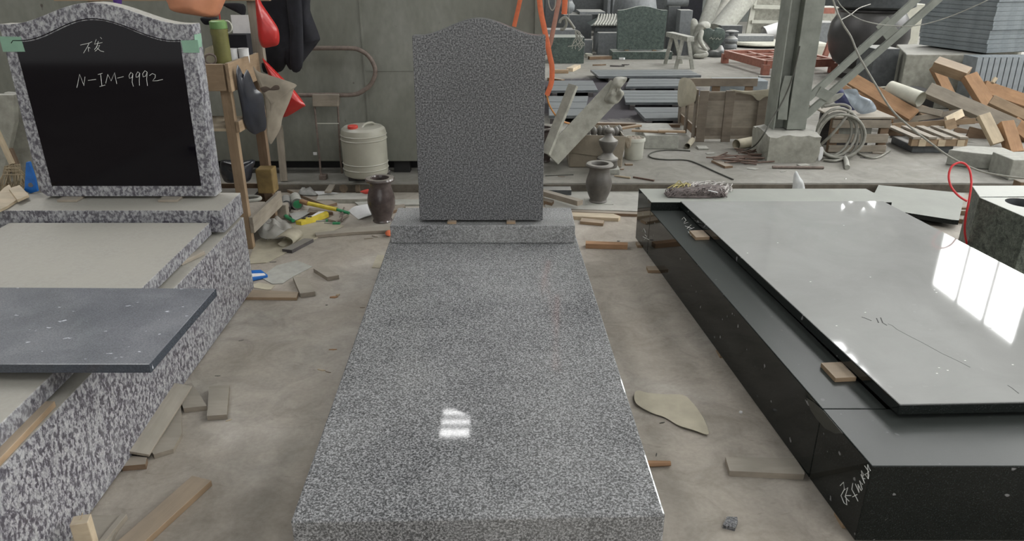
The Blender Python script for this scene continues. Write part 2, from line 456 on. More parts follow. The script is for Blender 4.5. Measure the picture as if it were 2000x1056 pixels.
# roof as strips around the skylight openings
xs = sorted({-9, 12} | {v for q in sk for v in q[:2]}); ys = sorted({-6, 21} | {v for q in sk for v in q[2:]})
for i in range(len(xs) - 1):
    run = None
    for j in range(len(ys) - 1):
        cx, cy = (xs[i] + xs[i + 1]) / 2, (ys[j] + ys[j + 1]) / 2
        hole = any(a < cx < b_ and c_ < cy < d_ for a, b_, c_, d_ in sk)
        if hole:
            if run is not None: mb.box((xs[i], run, 8), (xs[i + 1], ys[j], 8.1)); run = None
        elif run is None: run = ys[j]
    if run is not None: mb.box((xs[i], run, 8), (xs[i + 1], 21, 8.1))
struct('ceiling', mb, 'hall_roof')
for i, (x0, x1, y0, y1) in enumerate(sk):
    w = struct('window_%d' % (i + 1), MB().box((x0, y0, 8.06), (x1, y1, 8.08)), 'skylight_panel')
    f = MB(); k = max(3, round((y1 - y0) / .6))
    for j in range(1, k): yy = y0 + (y1 - y0) * j / k; f.box((x0, yy - .05, 7.97), (x1, yy + .05, 8.04))
    if x1 - x0 > 1: f.box(((x0 + x1) / 2 - .04, y0, 7.95), ((x0 + x1) / 2 + .04, y1, 8.04))
    f.build('glazing_bars', 'dark_paint', w)
struct('wall_left', MB().box((-9.1, -6, -.1), (-9, 21, 8.1)), 'hall_wall')
def windowed(name, fixed, axis, a0, a1, wins, z0, z1, first):
    mb = MB(); e = [a0] + [v for w in wins for v in w] + [a1]
    bx = (lambda s, t_, p, q, m=mb, th=.1: m.box((fixed, s, p), (fixed + th, t_, q))) if axis == 'y' else (lambda s, t_, p, q, m=mb, th=.1: m.box((s, fixed, p), (t_, fixed + th, q)))
    bx(a0, a1, -.1, z0); bx(a0, a1, z1, 8.1)
    for i in range(0, len(e), 2): bx(e[i], e[i + 1], z0, z1)
    struct(name, mb, 'hall_wall')
    for i, (s, t_) in enumerate(wins):
        g = MB(); (g.box((fixed + .05, s, z0), (fixed + .07, t_, z1)) if axis == 'y' else g.box((s, fixed + .05, z0), (t_, fixed + .07, z1)))
        w = struct('window_%d' % (first + i), g, 'daylit_window')
        f = MB(); k = max(2, round((t_ - s) / 1.1))
        for j in range(1, k):
            u = s + (t_ - s) * j / k; bx(u - .04, u + .04, z0, z1, f, .04)
        zz = (z0 + z1) / 2; bx(s, t_, zz - .04, zz + .04, f, .04); f.build('window_bars', 'dark_paint', w)
windowed('wall_right', 11.9, 'y', -6, 21, [(-2, 2.5), (6, 9.3), (10.4, 14.2), (15.4, 19)], 3.2, 7.5, 6)
windowed('wall_back', 20.9, 'x', -9, 12, [(-6, -2.5), (9.85, 10.85)], 4.2, 5.9, 11)
struct('trim_1', MB().box((-9, 5.160, 0), (12, 5.1695, RF - .012), None, .002), 'riser_brown')  # thin dark brown strip along the step face
# partition behind the tombs, held clear of the step, dark gap below
mb = MB(); mb.box((-4.6, 5.42, .165), (.215, 5.55, 2.3), None, .008)
for x in (-1.06, -2.93): mb.box((x - .006, 5.413, .17), (x + .006, 5.43, 2.29))
mb.box((-1.06, 5.414, .83), (.21, 5.43, .835)); mb.box((.16, 5.405, .165), (.215, 5.425, 2.3))
struct('wall_partition', mb, 'grey_wall')
mb = MB()
for x in (-4.4, -2.6, -.9, .05): mb.box((x, 5.46, RF), (x + .12, 5.54, .18))
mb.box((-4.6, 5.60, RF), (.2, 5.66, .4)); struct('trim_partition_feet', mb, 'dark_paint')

# ================================================================== MIDDLE TOMB
z = .22
P = [W(567, 1018, z), W(1300, 1005, z), W(1128, 470, z), W(760, 471, z)]
d0 = (P[3] - P[0]).normalized(); d1 = (P[2] - P[1]).normalized(); P[3] = P[0] + d0 * 2.33; P[2] = P[1] + d1 * 2.33
o = MB().prism([Vector((p.x, p.y, z)) for p in P], (0, 0, -.2195), .006).build('grave_slab', 'granite_polished', loc=(0, 2.6, 0))
tag(o, 'long polished grey granite grave slab lying in the middle of the floor', 'grave slab')
o = MB().box((-.622, 3.524, .2205), (.322, 3.82, .317), None, .004).build('granite_plinth', 'granite_dusty', loc=(-.15, 3.67, .22))
tag(o, 'low grey granite base block at the head of the polished slab', 'headstone base')
for i, (px, wd_) in enumerate(((883, .045), (998, .045))):
    c = D(px, 431, 3.575)
    o = MB().box((c.x - wd_ / 2, 3.545, .3175), (c.x + wd_ / 2, 3.64, .329), None, .001).build('wooden_shim', 'wood_tan', loc=(c.x, 3.56, .318))
    tag(o, 'small wooden shim under the %s half of the plain grey headstone' % ('left' if i == 0 else 'right'), 'shim', 'shims under the plain grey headstone')
def serp(x0, x1, zs, zp, n=36, p=1.0):
    """serpentine top: hollow shoulders rising to a round crown"""
    out = []
    for i in range(n + 1):
        t = i / n; u = abs(t - .5) * 2
        out.append((x0 + (x1 - x0) * t, zs + (zp - zs) * (.5 + .5 * math.cos(math.pi * min(1, u / .92))) ** p))
    return out
yf = 3.569; top = serp(-.466, .157, 1.235, 1.311)
out = [(-.474, .3295)] + top + [(.158, .3295)]
o = MB().prism([Vector((x, yf, q)) for x, q in out], (0, .085, 0), .0025).build('headstone', 'granite_face', loc=(-.15, yf, .33))
tag(o, 'tall plain grey granite headstone with a curved crest, nothing carved on it', 'headstone')

# ================================================================== LEFT TOMB
A = (-1.32, 3.44); B = (-1.252, 1.0)
def xr(y): return A[0] + (B[0] - A[0]) * (A[1] - y) / (A[1] - B[1])
mb = MB()   # base curb: hollow frame of four thick curbs standing on shims
zt = .398; zb = .018
def quadp(m, pts, z0, z1, bev=.003): m.prism([Vector((x, y, z1)) for x, y in pts], (0, 0, z0 - z1), bev)
quadp(mb, [(xr(3.42), 3.42), (xr(.95), .95), (xr(.95) - .14, .95), (xr(3.42) - .14, 3.42)], zb, zt)
quadp(mb, [(xr(3.42) - .141, 3.42), (xr(3.42) - .141, 3.27), (-2.30, 3.27), (-2.30, 3.42)], zb, zt)
quadp(mb, [(-2.301, 3.42), (-2.301, .95), (-2.44, .95), (-2.44, 3.42)], zb, zt)
quadp(mb, [(xr(.95) - .141, .95), (xr(1.1) - .141, 1.1), (-2.30, 1.1), (-2.30, .95)], zb, zt)
o = mb.build('tomb_base', 'speckled_granite', loc=(-1.8, 2.2, 0))
tag(o, 'deep curb of black and white speckled granite carrying the left tomb', 'tomb base')
for x, y, r in ((-1.40, 3.2, 0), (-1.38, 2.2, 0), (-1.36, 1.25, 0), (-2.37, 3.2, 0), (-2.37, 1.3, 0)):
    o = MB().box((x - .05, y - .04, 0), (x + .05, y + .04, .0175), None, .001).build('wooden_shim', 'wood_brown', loc=(x, y, 0))
    tag(o, 'thin wooden shim on the floor under the speckled tomb base', 'shim', 'shims under the speckled tomb base')
# plinth
def px_(y): return -1.311 - (3.147 - y) * -.029
mb = MB(); mb.prism([Vector(p) for p in ((-1.311, 3.147, .52), (-1.319, 3.426, .52), (-2.6, 3.426, .52), (-2.6, 3.147, .52))], (0, 0, -.105), .003)
o = mb.build('headstone_plinth', 'speckled_granite', loc=(-1.9, 3.28, .41)); tag(o, 'wide speckled granite plinth across the head of the left tomb, dusty on top', 'plinth')
for x in (-1.5, -2.2):
    o = MB().box((x - .04, 3.29, zt + .0003), (x + .04, 3.40, .4148), None, .001).build('wooden_shim', 'wood_brown', loc=(x, 3.35, .4)); tag(o, 'thin wooden shim between speckled curb and plinth', 'shim', 'shims under the speckled plinth')
# cover slab
def xc(y): return -1.362 + (3.151 - y) * .0395
mb = MB(); mb.prism([Vector(p) for p in ((xc(3.125), 3.125, .47), (-2.266, 3.125, .47), (-2.20, .98, .47), (xc(.98), .98, .47))], (0, 0, -.055), .003)
o = mb.build('cover_slab', 'speckled_granite', loc=(-1.8, 2, .44)); tag(o, 'speckled granite cover slab with a beige dusty top on the left tomb', 'grave slab')
for y in (3.0, 1.12):
    o = MB().box((-2.36, y - .025, zt + .0003), (-1.45, y + .025, .4148), None, .001).build('wooden_batten', 'wood_brown', loc=(-1.8, y, .4)); tag(o, 'wooden batten laid across the speckled curb under the cover slab', 'batten', 'battens under the speckled cover slab')
# wedge block and plank between curb and cover
a = W(379, 495, .43); b = W(402, 487, .43)
plank('wooden_wedge', (-1.375, 2.795, .4085), (-1.325, 2.915, .409), .035, .018, 'wood_dusty', 'small wooden wedge lying on the speckled rim beside the cover slab', 'wedge')
plank('wooden_plank', (-1.277, 1.30, .4085), (-1.300, 1.75, .4085), .036, .019, 'wood_tan', 'narrow wooden strip lying on the near end of the speckled rim', 'plank')
# headstone of the left tomb
hs = empty('headstone', (-1.8, 3.32, .53), 'speckled granite headstone with a black polished inset panel and chalk writing', 'headstone')
yf = 3.32; x0, x1 = -2.222, -1.398
out = [(x0 + .03, .533)] + [(x0, .56)] + [(x, q) for x, q in serp(x0 + .01, x1 + .02, 1.305, 1.393, 36)] + [(x1, .533)]
MB().prism([Vector((x, yf, q)) for x, q in out], (0, .085, 0), .003).build('stone_body', 'speckled_granite', hs)
ins = [(x0 + .065, .585)] + [(x, q) for x, q in serp(x0 + .06, x1 - .045, 1.232, 1.322, 36)] + [(x1 - .06, .585)]
MB().prism([Vector((x, yf - .0025, q)) for x, q in ins], (0, .012, 0), .0008).build('inset_panel', 'black_polished', hs)
MB().tube([Vector((x, yf - .003, q)) for x, q in [(x0 + .045, 1.227)] + [(x, q + .006) for x, q in serp(x0 + .055, x1 - .04, 1.232, 1.322, 36)]] , .0018, 5).build('groove_edge', 'black_polished', hs)
for j, (xa, xb, p0, p1, q0, q1) in enumerate((((0, 0, 0, 0, 0, 0)), ((0, 0, 0, 0, 0, 0)))):
    px = [(-2, 71), (40, 72), (49, 101), (6, 101)] if j == 0 else [(353, 79), (386, 78), (390, 103), (358, 103)]
    MB().prism([D(x, y, yf - .0035) for x, y in px], (0, .0012, 0)).build('tape', 'tape_green', hs)['label'] = 'pale green tape strip'
P4 = [Vector((x1 + .0215, yf - .004, 1.262)), Vector((x1 + .0215, yf + .07, 1.262)), Vector((x1 + .018, yf + .07, 1.205)), Vector((x1 + .018, yf - .004, 1.205))]
MB().prism(P4, (.0015, 0, 0)).build('tape', 'tape_green', hs)
for x in (-2.075, -1.605):
    o = MB().box((x - .045, 3.27, .5205), (x + .045, 3.38, .5325), None, .001).build('wooden_shim', 'wood_dusty', loc=(x, 3.3, .52))
    tag(o, 'wooden shim under the %s side of the black-faced headstone' % ('left' if x < -2 else 'right'), 'shim', 'shims under the speckled headstone')
mp = lambda x, y: D(x / 4, y / 4, yf - .0042)
T = [[(628, 352), (700, 335), (720, 325)], [(695, 340), (680, 370), (652, 415)], [(690, 368), (692, 402)], [(692, 368), (705, 376)],
     [(752, 308), (738, 345), (800, 332)], [(768, 322), (758, 360), (738, 388)], [(752, 362), (780, 352), (765, 382), (742, 400)], [(755, 372), (785, 398), (812, 404)], [(785, 292), (795, 303)],
     [(600, 685), (606, 660), (622, 580), (656, 668), (664, 600)], [(688, 628), (750, 620)], [(765, 582), (800, 572)], [(786, 578), (796, 668)], [(778, 676), (822, 664)],
     [(826, 650), (842, 580), (868, 632), (895, 568), (912, 655)], [(918, 610), (966, 598)],
     [(1036, 576), (1022, 564), (1008, 590), (1012, 612), (1030, 606), (1038, 578), (1032, 640), (1042, 675)],
     [(1090, 572), (1076, 560), (1062, 584), (1064, 604), (1080, 600), (1092, 572), (1088, 630), (1090, 668)],
     [(1148, 562), (1132, 552), (1114, 576), (1118, 600), (1138, 594), (1150, 562), (1146, 620), (1152, 670)],
     [(1168, 590), (1190, 574), (1214, 584), (1212, 606), (1192, 632), (1230, 630), (1272, 620)]]
strokes('chalk_writing', T, mp, .0010, 'chalk', hs)['label'] = 'handwritten chalk N-IM-9992 under two Chinese characters'
# blue grey slab lying across
yawm = Matrix.Translation((-1.46, 2.04, .53))
c = [W(422, 563, .53), W(292, 711, .53), W(292, 711, .53) + Vector((-.95, 0, 0)), W(422, 563, .53) + Vector((-.95, .012, 0))]
o = MB().prism(c, (0, 0, -.028), .002).build('stone_slab', 'blue_grey_stone', loc=(-1.45, 2.03, .52)); tag(o, 'blue-grey polished stone slab flecked with white, lying across the left tomb', 'stone slab')
for y in (1.88, 2.2):
    o = MB().box((-1.9, y - .02, .4703), (-1.42, y + .02, .5018), None, .001).build('wooden_batten', 'wood_brown', loc=(-1.7, y, .48)); tag(o, 'wooden batten under the blue-grey slab', 'batten', 'battens under the blue-grey slab')

# ================================================================== RIGHT TOMB (black)
def rot(p, a=-5.9, o0=(.745, 4.151)):
    a = math.radians(-a); x, y = p; return Vector((o0[0] + x * math.cos(a) - -y * math.sin(a) * 1, o0[1] + x * math.sin(a) - y * math.cos(a), 0))
# local frame: u to the right along the head edge, v towards the viewer along the side
U = Vector((math.cos(math.radians(1.0)), -math.sin(math.radians(0.0)), 0)); Vv = Vector((.985 - .745, 1.64 - 4.151, 0)).normalized(); U = Vector((1, .0, 0))
O = Vector((.745, 4.151, 0)); L = (Vector((.985, 1.64, 0)) - O).length
def R(u, v, z): return O + U * u + Vv * v + Vector((0, 0, z))
def rbox(name, u0, u1, v0, v1, z0, z1, mat, bev=.003, parent=None):
    return MB().prism([R(u0, v0, z1), R(u1, v0, z1), R(u1, v1, z1), R(u0, v1, z1)], (0, 0, z0 - z1), bev).build(name, mat, parent, loc=None if parent else R((u0 + u1) / 2, (v0 + v1) / 2, z0))
zs = .018
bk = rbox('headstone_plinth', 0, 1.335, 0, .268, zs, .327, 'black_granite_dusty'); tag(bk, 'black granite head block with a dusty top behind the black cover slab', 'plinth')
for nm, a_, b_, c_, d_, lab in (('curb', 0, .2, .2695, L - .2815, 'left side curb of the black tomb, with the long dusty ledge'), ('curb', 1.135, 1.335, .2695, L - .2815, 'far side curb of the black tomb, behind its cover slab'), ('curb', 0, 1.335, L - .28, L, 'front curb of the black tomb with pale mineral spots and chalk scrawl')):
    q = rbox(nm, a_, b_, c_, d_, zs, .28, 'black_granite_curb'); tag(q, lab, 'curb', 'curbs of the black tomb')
    if a_ == 0 and c_ < .5: curbL = q
    if c_ > 1: curbF = q
for u, v in ((.03, .09), (.03, .55), (.05, 1.4), (.05, L - .1), (1.28, .1), (1.28, 1.0), (1.28, L - .1)):
    p = R(u, v, 0); o = MB().box((-.045, -.03, 0), (.045, .03, .0175), None, .001).build('wooden_shim', 'wood_tan'); o.location = p
    if abs(v - .55) < .01: o.scale = (1.15, 1, 1); o.location = W(1277, 529, .0) + Vector((.015, 0, 0)); tag(o, 'tan wooden shim poking out from under the long black curb', 'shim')
    else: tag(o, 'thin wooden shim hidden under the black tomb', 'shim', 'shims under the black tomb')
# cover slab
zc = .335
q = [W(1757, 790, zc), W(1325, 389, zc)]
dv = (q[1] - q[0]).normalized(); ur = Vector((1, .035, 0)).normalized()
c = [q[0], q[0] + ur * 1.12, q[0] + ur * 1.12 + dv * 2.075, q[0] + dv * 2.075]
# notch so the slab butts the head block
lim = R(0, .2725, 0)
def cap(p): return p
c[3] = q[0] + dv * ((R(0, .271, 0).y - q[0].y) / dv.y); c[2] = c[1] + dv * ((R(0, .271, 0).y - c[1].y) / dv.y)
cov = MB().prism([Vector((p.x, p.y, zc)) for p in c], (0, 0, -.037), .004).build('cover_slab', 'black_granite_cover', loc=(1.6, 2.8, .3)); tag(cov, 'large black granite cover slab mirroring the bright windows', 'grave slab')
for px, py in ((1358, 456), (1630, 722)):
    p = W(px, py, .297); o = MB().box((-.022, -.05, 0), (.05, .05, .0165), None, .001).build('wooden_shim', 'wood_tan'); o.location = (p.x + (.008 if py < 500 else .0), p.y, .2804); o.rotation_euler.z = math.radians(5)
    tag(o, 'wooden shim on the black ledge %s' % ('near the head block, beside small chalk marks' if py < 500 else 'near the front corner of the black cover slab'), 'shim', 'shims under the black cover slab')
for u, v in ((1.22, .8), (1.22, 2.0)):
    o = MB().box((-.03, -.05, 0), (.03, .05, .0165), None, .001).build('wooden_shim', 'wood_tan'); o.location = R(u - .03, v, .2804); tag(o, 'wooden shim under the far edge of the black cover slab', 'shim', 'shims under the black cover slab')
# chalk scrawl on the curbs, resin stain, mineral spots
sideN = Vector((Vv.y, -Vv.x, 0)); sideN = sideN if sideN.x < 0 else -sideN
def onside(x, y):
    d = _ray(x, y); o0 = Vector((0, 0, CH)); t = (O - o0).dot(sideN) / d.dot(sideN); return o0 + d * t + sideN * .0012
ms = lambda x, y: onside(1550 + x / 4.124, 800 + y / 4.124)
T = [[(378, 610), (405, 582), (412, 640), (385, 690), (410, 750), (432, 765), (425, 700)], [(405, 650), (440, 625), (418, 700), (450, 735)], [(425, 690), (465, 690)],
     [(480, 590), (472, 640), (500, 690), (522, 735)], [(478, 700), (515, 682)], [(500, 595), (520, 640), (530, 665), (522, 600), (548, 650), (556, 640), (535, 570), (560, 600)], [(545, 520), (575, 590), (560, 545), (550, 490), (570, 520), (555, 545), (578, 555)], [(575, 450), (610, 500), (580, 520), (605, 555), (600, 440), (622, 490)]]
strokes('chalk_writing', T, ms, .0011, 'chalk', curbF)
T = [[(1255, 452), (1258, 446), (1262, 455)], [(1260, 458), (1264, 462), (1259, 468)], [(1256, 462), (1268, 468)]]
strokes('chalk_writing', T, lambda x, y: onside(x, y), .0011, 'chalk', bk)
T = [[(1332, 428), (1336, 424), (1340, 430), (1336, 434)], [(1336, 436), (1344, 434)], [(1338, 441), (1352, 446)], [(1342, 446), (1350, 439)], [(1346, 448), (1356, 444)], [(1344, 452), (1350, 460)], [(1349, 452), (1355, 460)]]
strokes('chalk_writing', T, lambda x, y: W(x, y, .2808), .0012, 'chalk', curbL)
st = [(1576, 776), (1592, 786), (1612, 800), (1640, 818), (1652, 830), (1648, 842), (1632, 846), (1612, 836), (1596, 818), (1584, 800)]
P = [onside(x, y) for x, y in st]; P = [Vector((p.x, p.y, min(p.z, .2795))) for p in P]
MB().prism(P, sideN * .0006).build('resin_stain', 'resin', curbL)
# dark finger wipe and thin scratch in the dust of the cover slab, with white flecks
mb = MB()
for pl in ([(1683, 619), (1690, 621), (1702, 626)], [(1712, 621), (1716, 630)], [(1720, 620), (1724, 630), (1732, 635)], [(1734, 632), (1742, 635), (1752, 643), (1780, 658), (1800, 668), (1840, 690), (1870, 704), (1895, 717)]):
    mb.tube([W(x, y, zc + .0002) for x, y in pl], .0022 if len(pl) < 5 else .0011, 6, flat=(1, .3))
mb.tube([W(x, y, zc + .0002) for x, y in ((1968, 752), (1976, 757), (1990, 768))], .0014, 6, flat=(1, .3))
mb.build('wiped_streak', 'dark_paint', cov)
mb = MB()
for x, y in ((1825, 566), (1829, 571), (1830, 729), (1851, 723), (1834, 718), (1978, 712), (1885, 704), (1700, 541), (1648, 440), (1634, 636), (1583, 550), (1519, 474), (1460, 494), (1690, 610), (1935, 640)):
    p = W(x, y, zc); mb.box((p.x - .003, p.y - .002, zc - .0005), (p.x + .003, p.y + .002, zc + .0006))
mb.build('white_flecks', 'chalk', cov)

# ================================================================== BETWEEN AND BEHIND THE TOMBS
def vase(name, pts_y, cx, z0, prof, mat, label, cat='vase'):
    o = MB().lathe(prof, (0, 0, 0), 48).build(name, mat, smooth_=40); o.location = (cx, pts_y, z0); return tag(o, label, cat)
VP = [(0, 0), (.062, 0), (.066, .006), (.062, .014), (.060, .022), (.072, .05), (.086, .09), (.093, .125), (.092, .155), (.083, .195), (.073, .225), (.071, .25), (.076, .262), (.094, .270), (.098, .280), (.093, .290), (.075, .293), (.062, .290), (.058, .28), (.056, .25), (.06, .2), (.06, .1), (0, .1)]
c = W(743, 437); vase('stone_vase', c.y + .06, c.x + .005, 0, [(r * .96, h * 1.0) for r, h in VP], 'vase_stone', 'glossy brown stone vase left of the plain headstone')
c = W(1170, 402)
b = MB().box((-.095, -.07, 0), (.095, .07, .012), None, .003).build('stone_tile', 'pale_stone'); b.location = (c.x + .005, c.y + .07, 0); tag(b, 'small stone tile under the dusty vase', 'tile')
vase('stone_vase', c.y + .07, c.x, .0125, [(r * .97, h * .93) for r, h in VP], 'vase_dusty', 'dusty grey stone vase standing on a small tile right of the plain headstone')
# baluster finial on the step
c = W(1188, 341, RF); Yb = c.y + .085
e = empty('baluster', (c.x, Yb, RF), 'dusty turned stone baluster standing behind the dusty vase', 'baluster')
k = 1.0
MB().box((c.x - .085, Yb - .08, RF), (c.x + .088, Yb + .08, RF + .040), None, .006).build('foot', 'pale_stone', e)
MB().lathe([(r, h_ * .90) for r, h_ in [(0, .045), (.075, .045), (.078, .055), (.076, .10), (.082, .11), (.078, .122), (.062, .13), (.040, .155), (.036, .17), (.046, .19), (.067, .235), (.073, .26), (.070, .272), (.05, .285), (.032, .305), (.025, .325), (.024, .335), (.034, .342), (.036, .355), (.03, .368), (.015, .376), (0, .378)]], (c.x, Yb, RF), 36).build('shaft', 'vase_dusty', e, 40)
# vase half hidden behind the headstone
c = D(1066, 262, 5.75); vase('stone_vase', 5.8, c.x - .015, RF, [(r * .9, h * .95) for r, h in VP], 'vase_stone', 'dark vase peeping out behind the right edge of the plain headstone')

# white drum on two logs
c = W(712, 362, RF); Yd = 5.33; cx = D(713, 300, Yd - .17).x
zb = .135
e = empty('plastic_drum', (cx, Yd - .17, zb), 'dusty white plastic drum with a red cap by the grey partition', 'drum')
Rr = .163
prof = [(0, 0), (.13, 0), (.152, .012), (.158, .035), (.158, .06), (.163, .066), (.158, .072), (.158, .105), (.163, .112), (.158, .119), (.159, .30), (.164, .306), (.159, .312), (.159, .335), (.164, .341), (.159, .347), (.158, .36), (.152, .385), (.135, .402), (.09, .408), (.05, .405), (0, .400)]
prof = [(r, h_ * .87) for r, h_ in prof]; MB().lathe(prof, (cx, Yd - .17, zb), 56).build('drum_body', 'drum_plastic', e, 30)
MB().lathe([(0, 0), (.034, 0), (.036, .004), (.036, .02), (.032, .024), (0, .024)], (cx - .055, Yd - .25, zb + .349), 24).build('cap', 'red_plastic', e, 30)
h = D(725, 262, Yd - .17); MB().tube(curve([(cx + .0, Yd - .23, zb + .347), (cx + .02, Yd - .2, zb + .37), (cx + .055, Yd - .15, zb + .372), (cx + .075, Yd - .11, zb + .35)]), .009, 8).build('carry_handle', 'drum_plastic', e, True)
tag(MB().box((cx - .15, 5.22, RF), (cx + .15, 5.30, .134), None, .006).build('wooden_block', 'wood_dark'), 'dark wooden block under the white drum', 'block')
for px_, lab in ((673, 'left'), (697, 'right')):
    p = W(px_, 375, 0); r_ = .031
    mb = MB().tube([(p.x, p.y - .02, r_ + .001), (p.x + (.0 if px_ < 680 else .03), 5.15, r_ + .001)], r_, 20)
    mb.build('log', 'log_wood', None, 40); tag(bpy.context.scene.collection.objects[-1], 'short round log end below the white drum, the %s one' % lab, 'log', 'logs below the white drum')

# steel loop stand in front of the partition
Ys = 5.27
e = empty('steel_stand', tuple(D(628, 352, Ys).xy) + (RF,), 'tall steel stand with a long looped tube, against the grey partition', 'stand')
arc = [(560, 94), (600, 94), (680, 94), (703, 98), (722, 112), (733, 137), (726, 162), (708, 178), (688, 185), (640, 185), (575, 186)]
Yt = 5.30
MB().tube(curve([D(x, y, Yt) for x, y in arc], 6), .0155, 12).build('looped_tube', 'rusty_steel', e, True)
pp = [D(x, y, Yt) for x, y in ((611, 183), (664, 183), (662, 207), (612, 207))]
MB().prism([p + Vector((0, -.028, 0)) for p in pp], (0, .06, 0), .006).build('wrapping', 'wood_dusty', e)['label'] = 'rough wrapping round the tube'
MB().tube([D(614, 207, Yt), D(620, 265, Yt), (D(628, 351, Ys).x, Ys, RF + .02)], .0075, 8).build('leg', 'rusty_steel', e)
MB().tube([D(660, 207, Yt), D(664, 300, Yt + .02), D(668, 338, 5.35)], .0075, 8).build('leg', 'rusty_steel', e)
MB().tube([D(618, 241, Yt), D(662, 241, Yt)], .004, 6).build('crossbar', 'white_plastic', e)
x = D(630, 351, Ys).x; MB().box((x - .018, Ys - .03, RF), (x + .035, Ys + .03, RF + .035), None, .004).build('foot', 'rusty_steel', e)
q = D(615, 300, Ys); MB().box((q.x - .012, Ys, q.z - .01), (q.x + .014, Ys + .008, q.z + .01)).build('label_tag', 'paper_white', e)

# ------------------------------------------------------------------ wooden rack
Yf, Yr, Xr, Xl = 4.03, 4.46, -1.545, -2.52
e = empty('wooden_rack', (-2.0, 4.2, 0), 'rough wooden rack with a shallow tray top, bags hanging from it', 'rack')
def post(x, y, z0, z1, w=.05, t=.05, mat='wood_brown', nm='post'):
    return plank(nm, (x, y, z0), (x, y, z1), w, t, mat, n=(0, -1, 0), parent=e)
post(Xr, Yf, 0, 1.05, .055, .04, 'wood_tan', 'leg'); post(Xr + .01, Yr, 0, .915, .055, .045, 'wood_brown', 'leg')
post(Xl, Yf, 0, 1.0, nm='leg'); post(Xl, Yr, 0, 1.0, nm='leg')
post(Xr + .045, Yr + .05, 1.0, 2.1, .06, .045, 'wood_dusty'); post(-2.41, Yr + .05, 1.0, 2.1, .075, .04, 'wood_dusty')
plank('beam', (-2.62, Yr + .01, 1.385), (-1.385, Yr + .01, 1.385), .075, .03, 'wood_tan', n=(0, -1, 0), parent=e)
plank('tray_board', (Xl - .02, Yf - .035, .985), (Xr + .015, Yf - .035, .985), .14, .02, 'wood_tan', n=(0, -1, 0), parent=e)
plank('tray_board', (Xr + .036, Yf - .045, .985), (Xr + .036, Yr + .03, .985), .15, .018, 'wood_tan', n=(1, 0, 0), parent=e)
plank('tray_board', (Xl, Yr + .033, .985), (Xr + .025, Yr + .033, .985), .13, .02, 'wood_brown', n=(0, -1, 0), parent=e)
plank('tray_bottom', ((Xl), 4.245, .93), (Xr + .02, 4.245, .93), .44, .014, 'wood_brown', parent=e)
plank('side_rail', (Xr + .045, Yf - .04, .155), (Xr + .055, Yr + .06, .155), .095, .022, 'wood_dusty', n=(1, 0, 0), parent=e)
plank('side_rail', (Xr + .042, Yf - .03, .72), (Xr + .05, Yr + .03, .72), .06, .02, 'wood_tan', n=(1, 0, 0), parent=e)
plank('shelf_board', (Xl, 4.2, .70), (Xr, 4.2, .70), .36, .016, 'wood_pale', parent=e)
plank('back_rail', (Xl, Yr + .04, .2), (Xr, Yr + .04, .2), .12, .02, 'wood_brown', n=(0, -1, 0), parent=e)
plank('bottom_shelf', (Xl, 4.25, .235), (Xr - .03, 4.25, .235), .38, .018, 'wood_dark', parent=e)
plank('front_rail', (Xl, Yf + .03, .2), (Xr, Yf + .03, .2), .09, .02, 'wood_brown', n=(0, -1, 0), parent=e)
# loose lath leaning behind the rack
plank('wooden_lath', W(552, 358, RF) + Vector((0, .04, .005)), D(545, 245, 5.3), .05, .018, 'wood_dusty', 'grey lath leaning on the partition right of the rack', 'lath', n=(0, -1, 0))
# things in the tray
zt_ = .9375
def btl(cx, cy, z0):
    e2 = empty('water_bottle', (cx, cy, z0), 'olive plastic water bottle with a green lid on the rack tray', 'bottle')
    MB().lathe([(0, 0), (.040, 0), (.043, .01), (.043, .19), (.046, .2), (.046, .225), (0, .225)], (cx, cy, z0), 32).build('bottle_body', 'bottle_green', e2, 40)
    lid_ = MB().lathe([(.044, .226), (.045, .23), (.045, .262), (.034, .268), (0, .266)], (cx, cy, z0), 32).build('lid', 'lid_green', e2, 40)
    MB().tube([(cx + .045 + .026 * math.sin(a), cy, z0 + .235 + .03 * math.cos(a)) for a in [math.pi * 2 * k / 18 for k in range(18)]], .004, 6, closed=True).build('carry_loop', 'yellow_light_stone', lid_, True)
p = D(434, 100, 4.10); btl(p.x, 4.10, 1.0)
tag(MB().box((-2.1, 4.04, .9375), (-1.6, 4.16, .9995), None, .003).build('tool_box', 'wood_dusty'), 'shallow wooden box in the rack tray under the bottle', 'box')
for x, w_, lab, dy in ((455, .045, 'left', .08), (477, .045, 'right', .10)):
    p = D(x, 112, 4.22 + dy); tag(MB().lathe([(0, 0), (.025, 0), (.029, .15), (.030, .165), (.027, .165), (.023, .01), (0, .01)], (p.x, 4.22 + dy, zt_), 28).build('paper_cup', 'paper_white', None, 40), 'white cup in the rack tray, the %s of the pair beside the bottle' % lab, 'cup', 'cups in the rack tray')
p = D(470, 58, 4.40); tag(MB().box((p.x - .05, 4.41, 1.175), (p.x + .05, 4.413, 1.275)).build('paper_note', 'paper_white'), 'small white paper note standing on the black box', 'note')
tag(MB().box((p.x - .06, 4.35, zt_), (p.x + .045, 4.43, 1.174), None, .004).build('black_box', 'black_cloth'), 'matt black box at the back of the rack tray', 'box')
p = D(405, 100, 4.12); tag(MB().prism([D(x, y, 4.2) for x, y in ((396, 125), (400, 95), (415, 88), (424, 125))], (0, .02, 0), .003).build('cardboard_flap', 'paper_beige'), 'bent piece of pale card in the rack tray, left of the bottle', 'card')
p = D(411, 117, 4.06); tag(MB().tube([(p.x + .03 * math.cos(a), 3.985 + .08, p.z + .004 + .026 * math.sin(a)) for a in [2 * math.pi * k / 22 for k in range(22)]], .006, 8, closed=True, flat=(1, 1)).build('tape_roll', 'rusty_steel', None, True), 'empty tape ring in front of the bent card', 'tape')
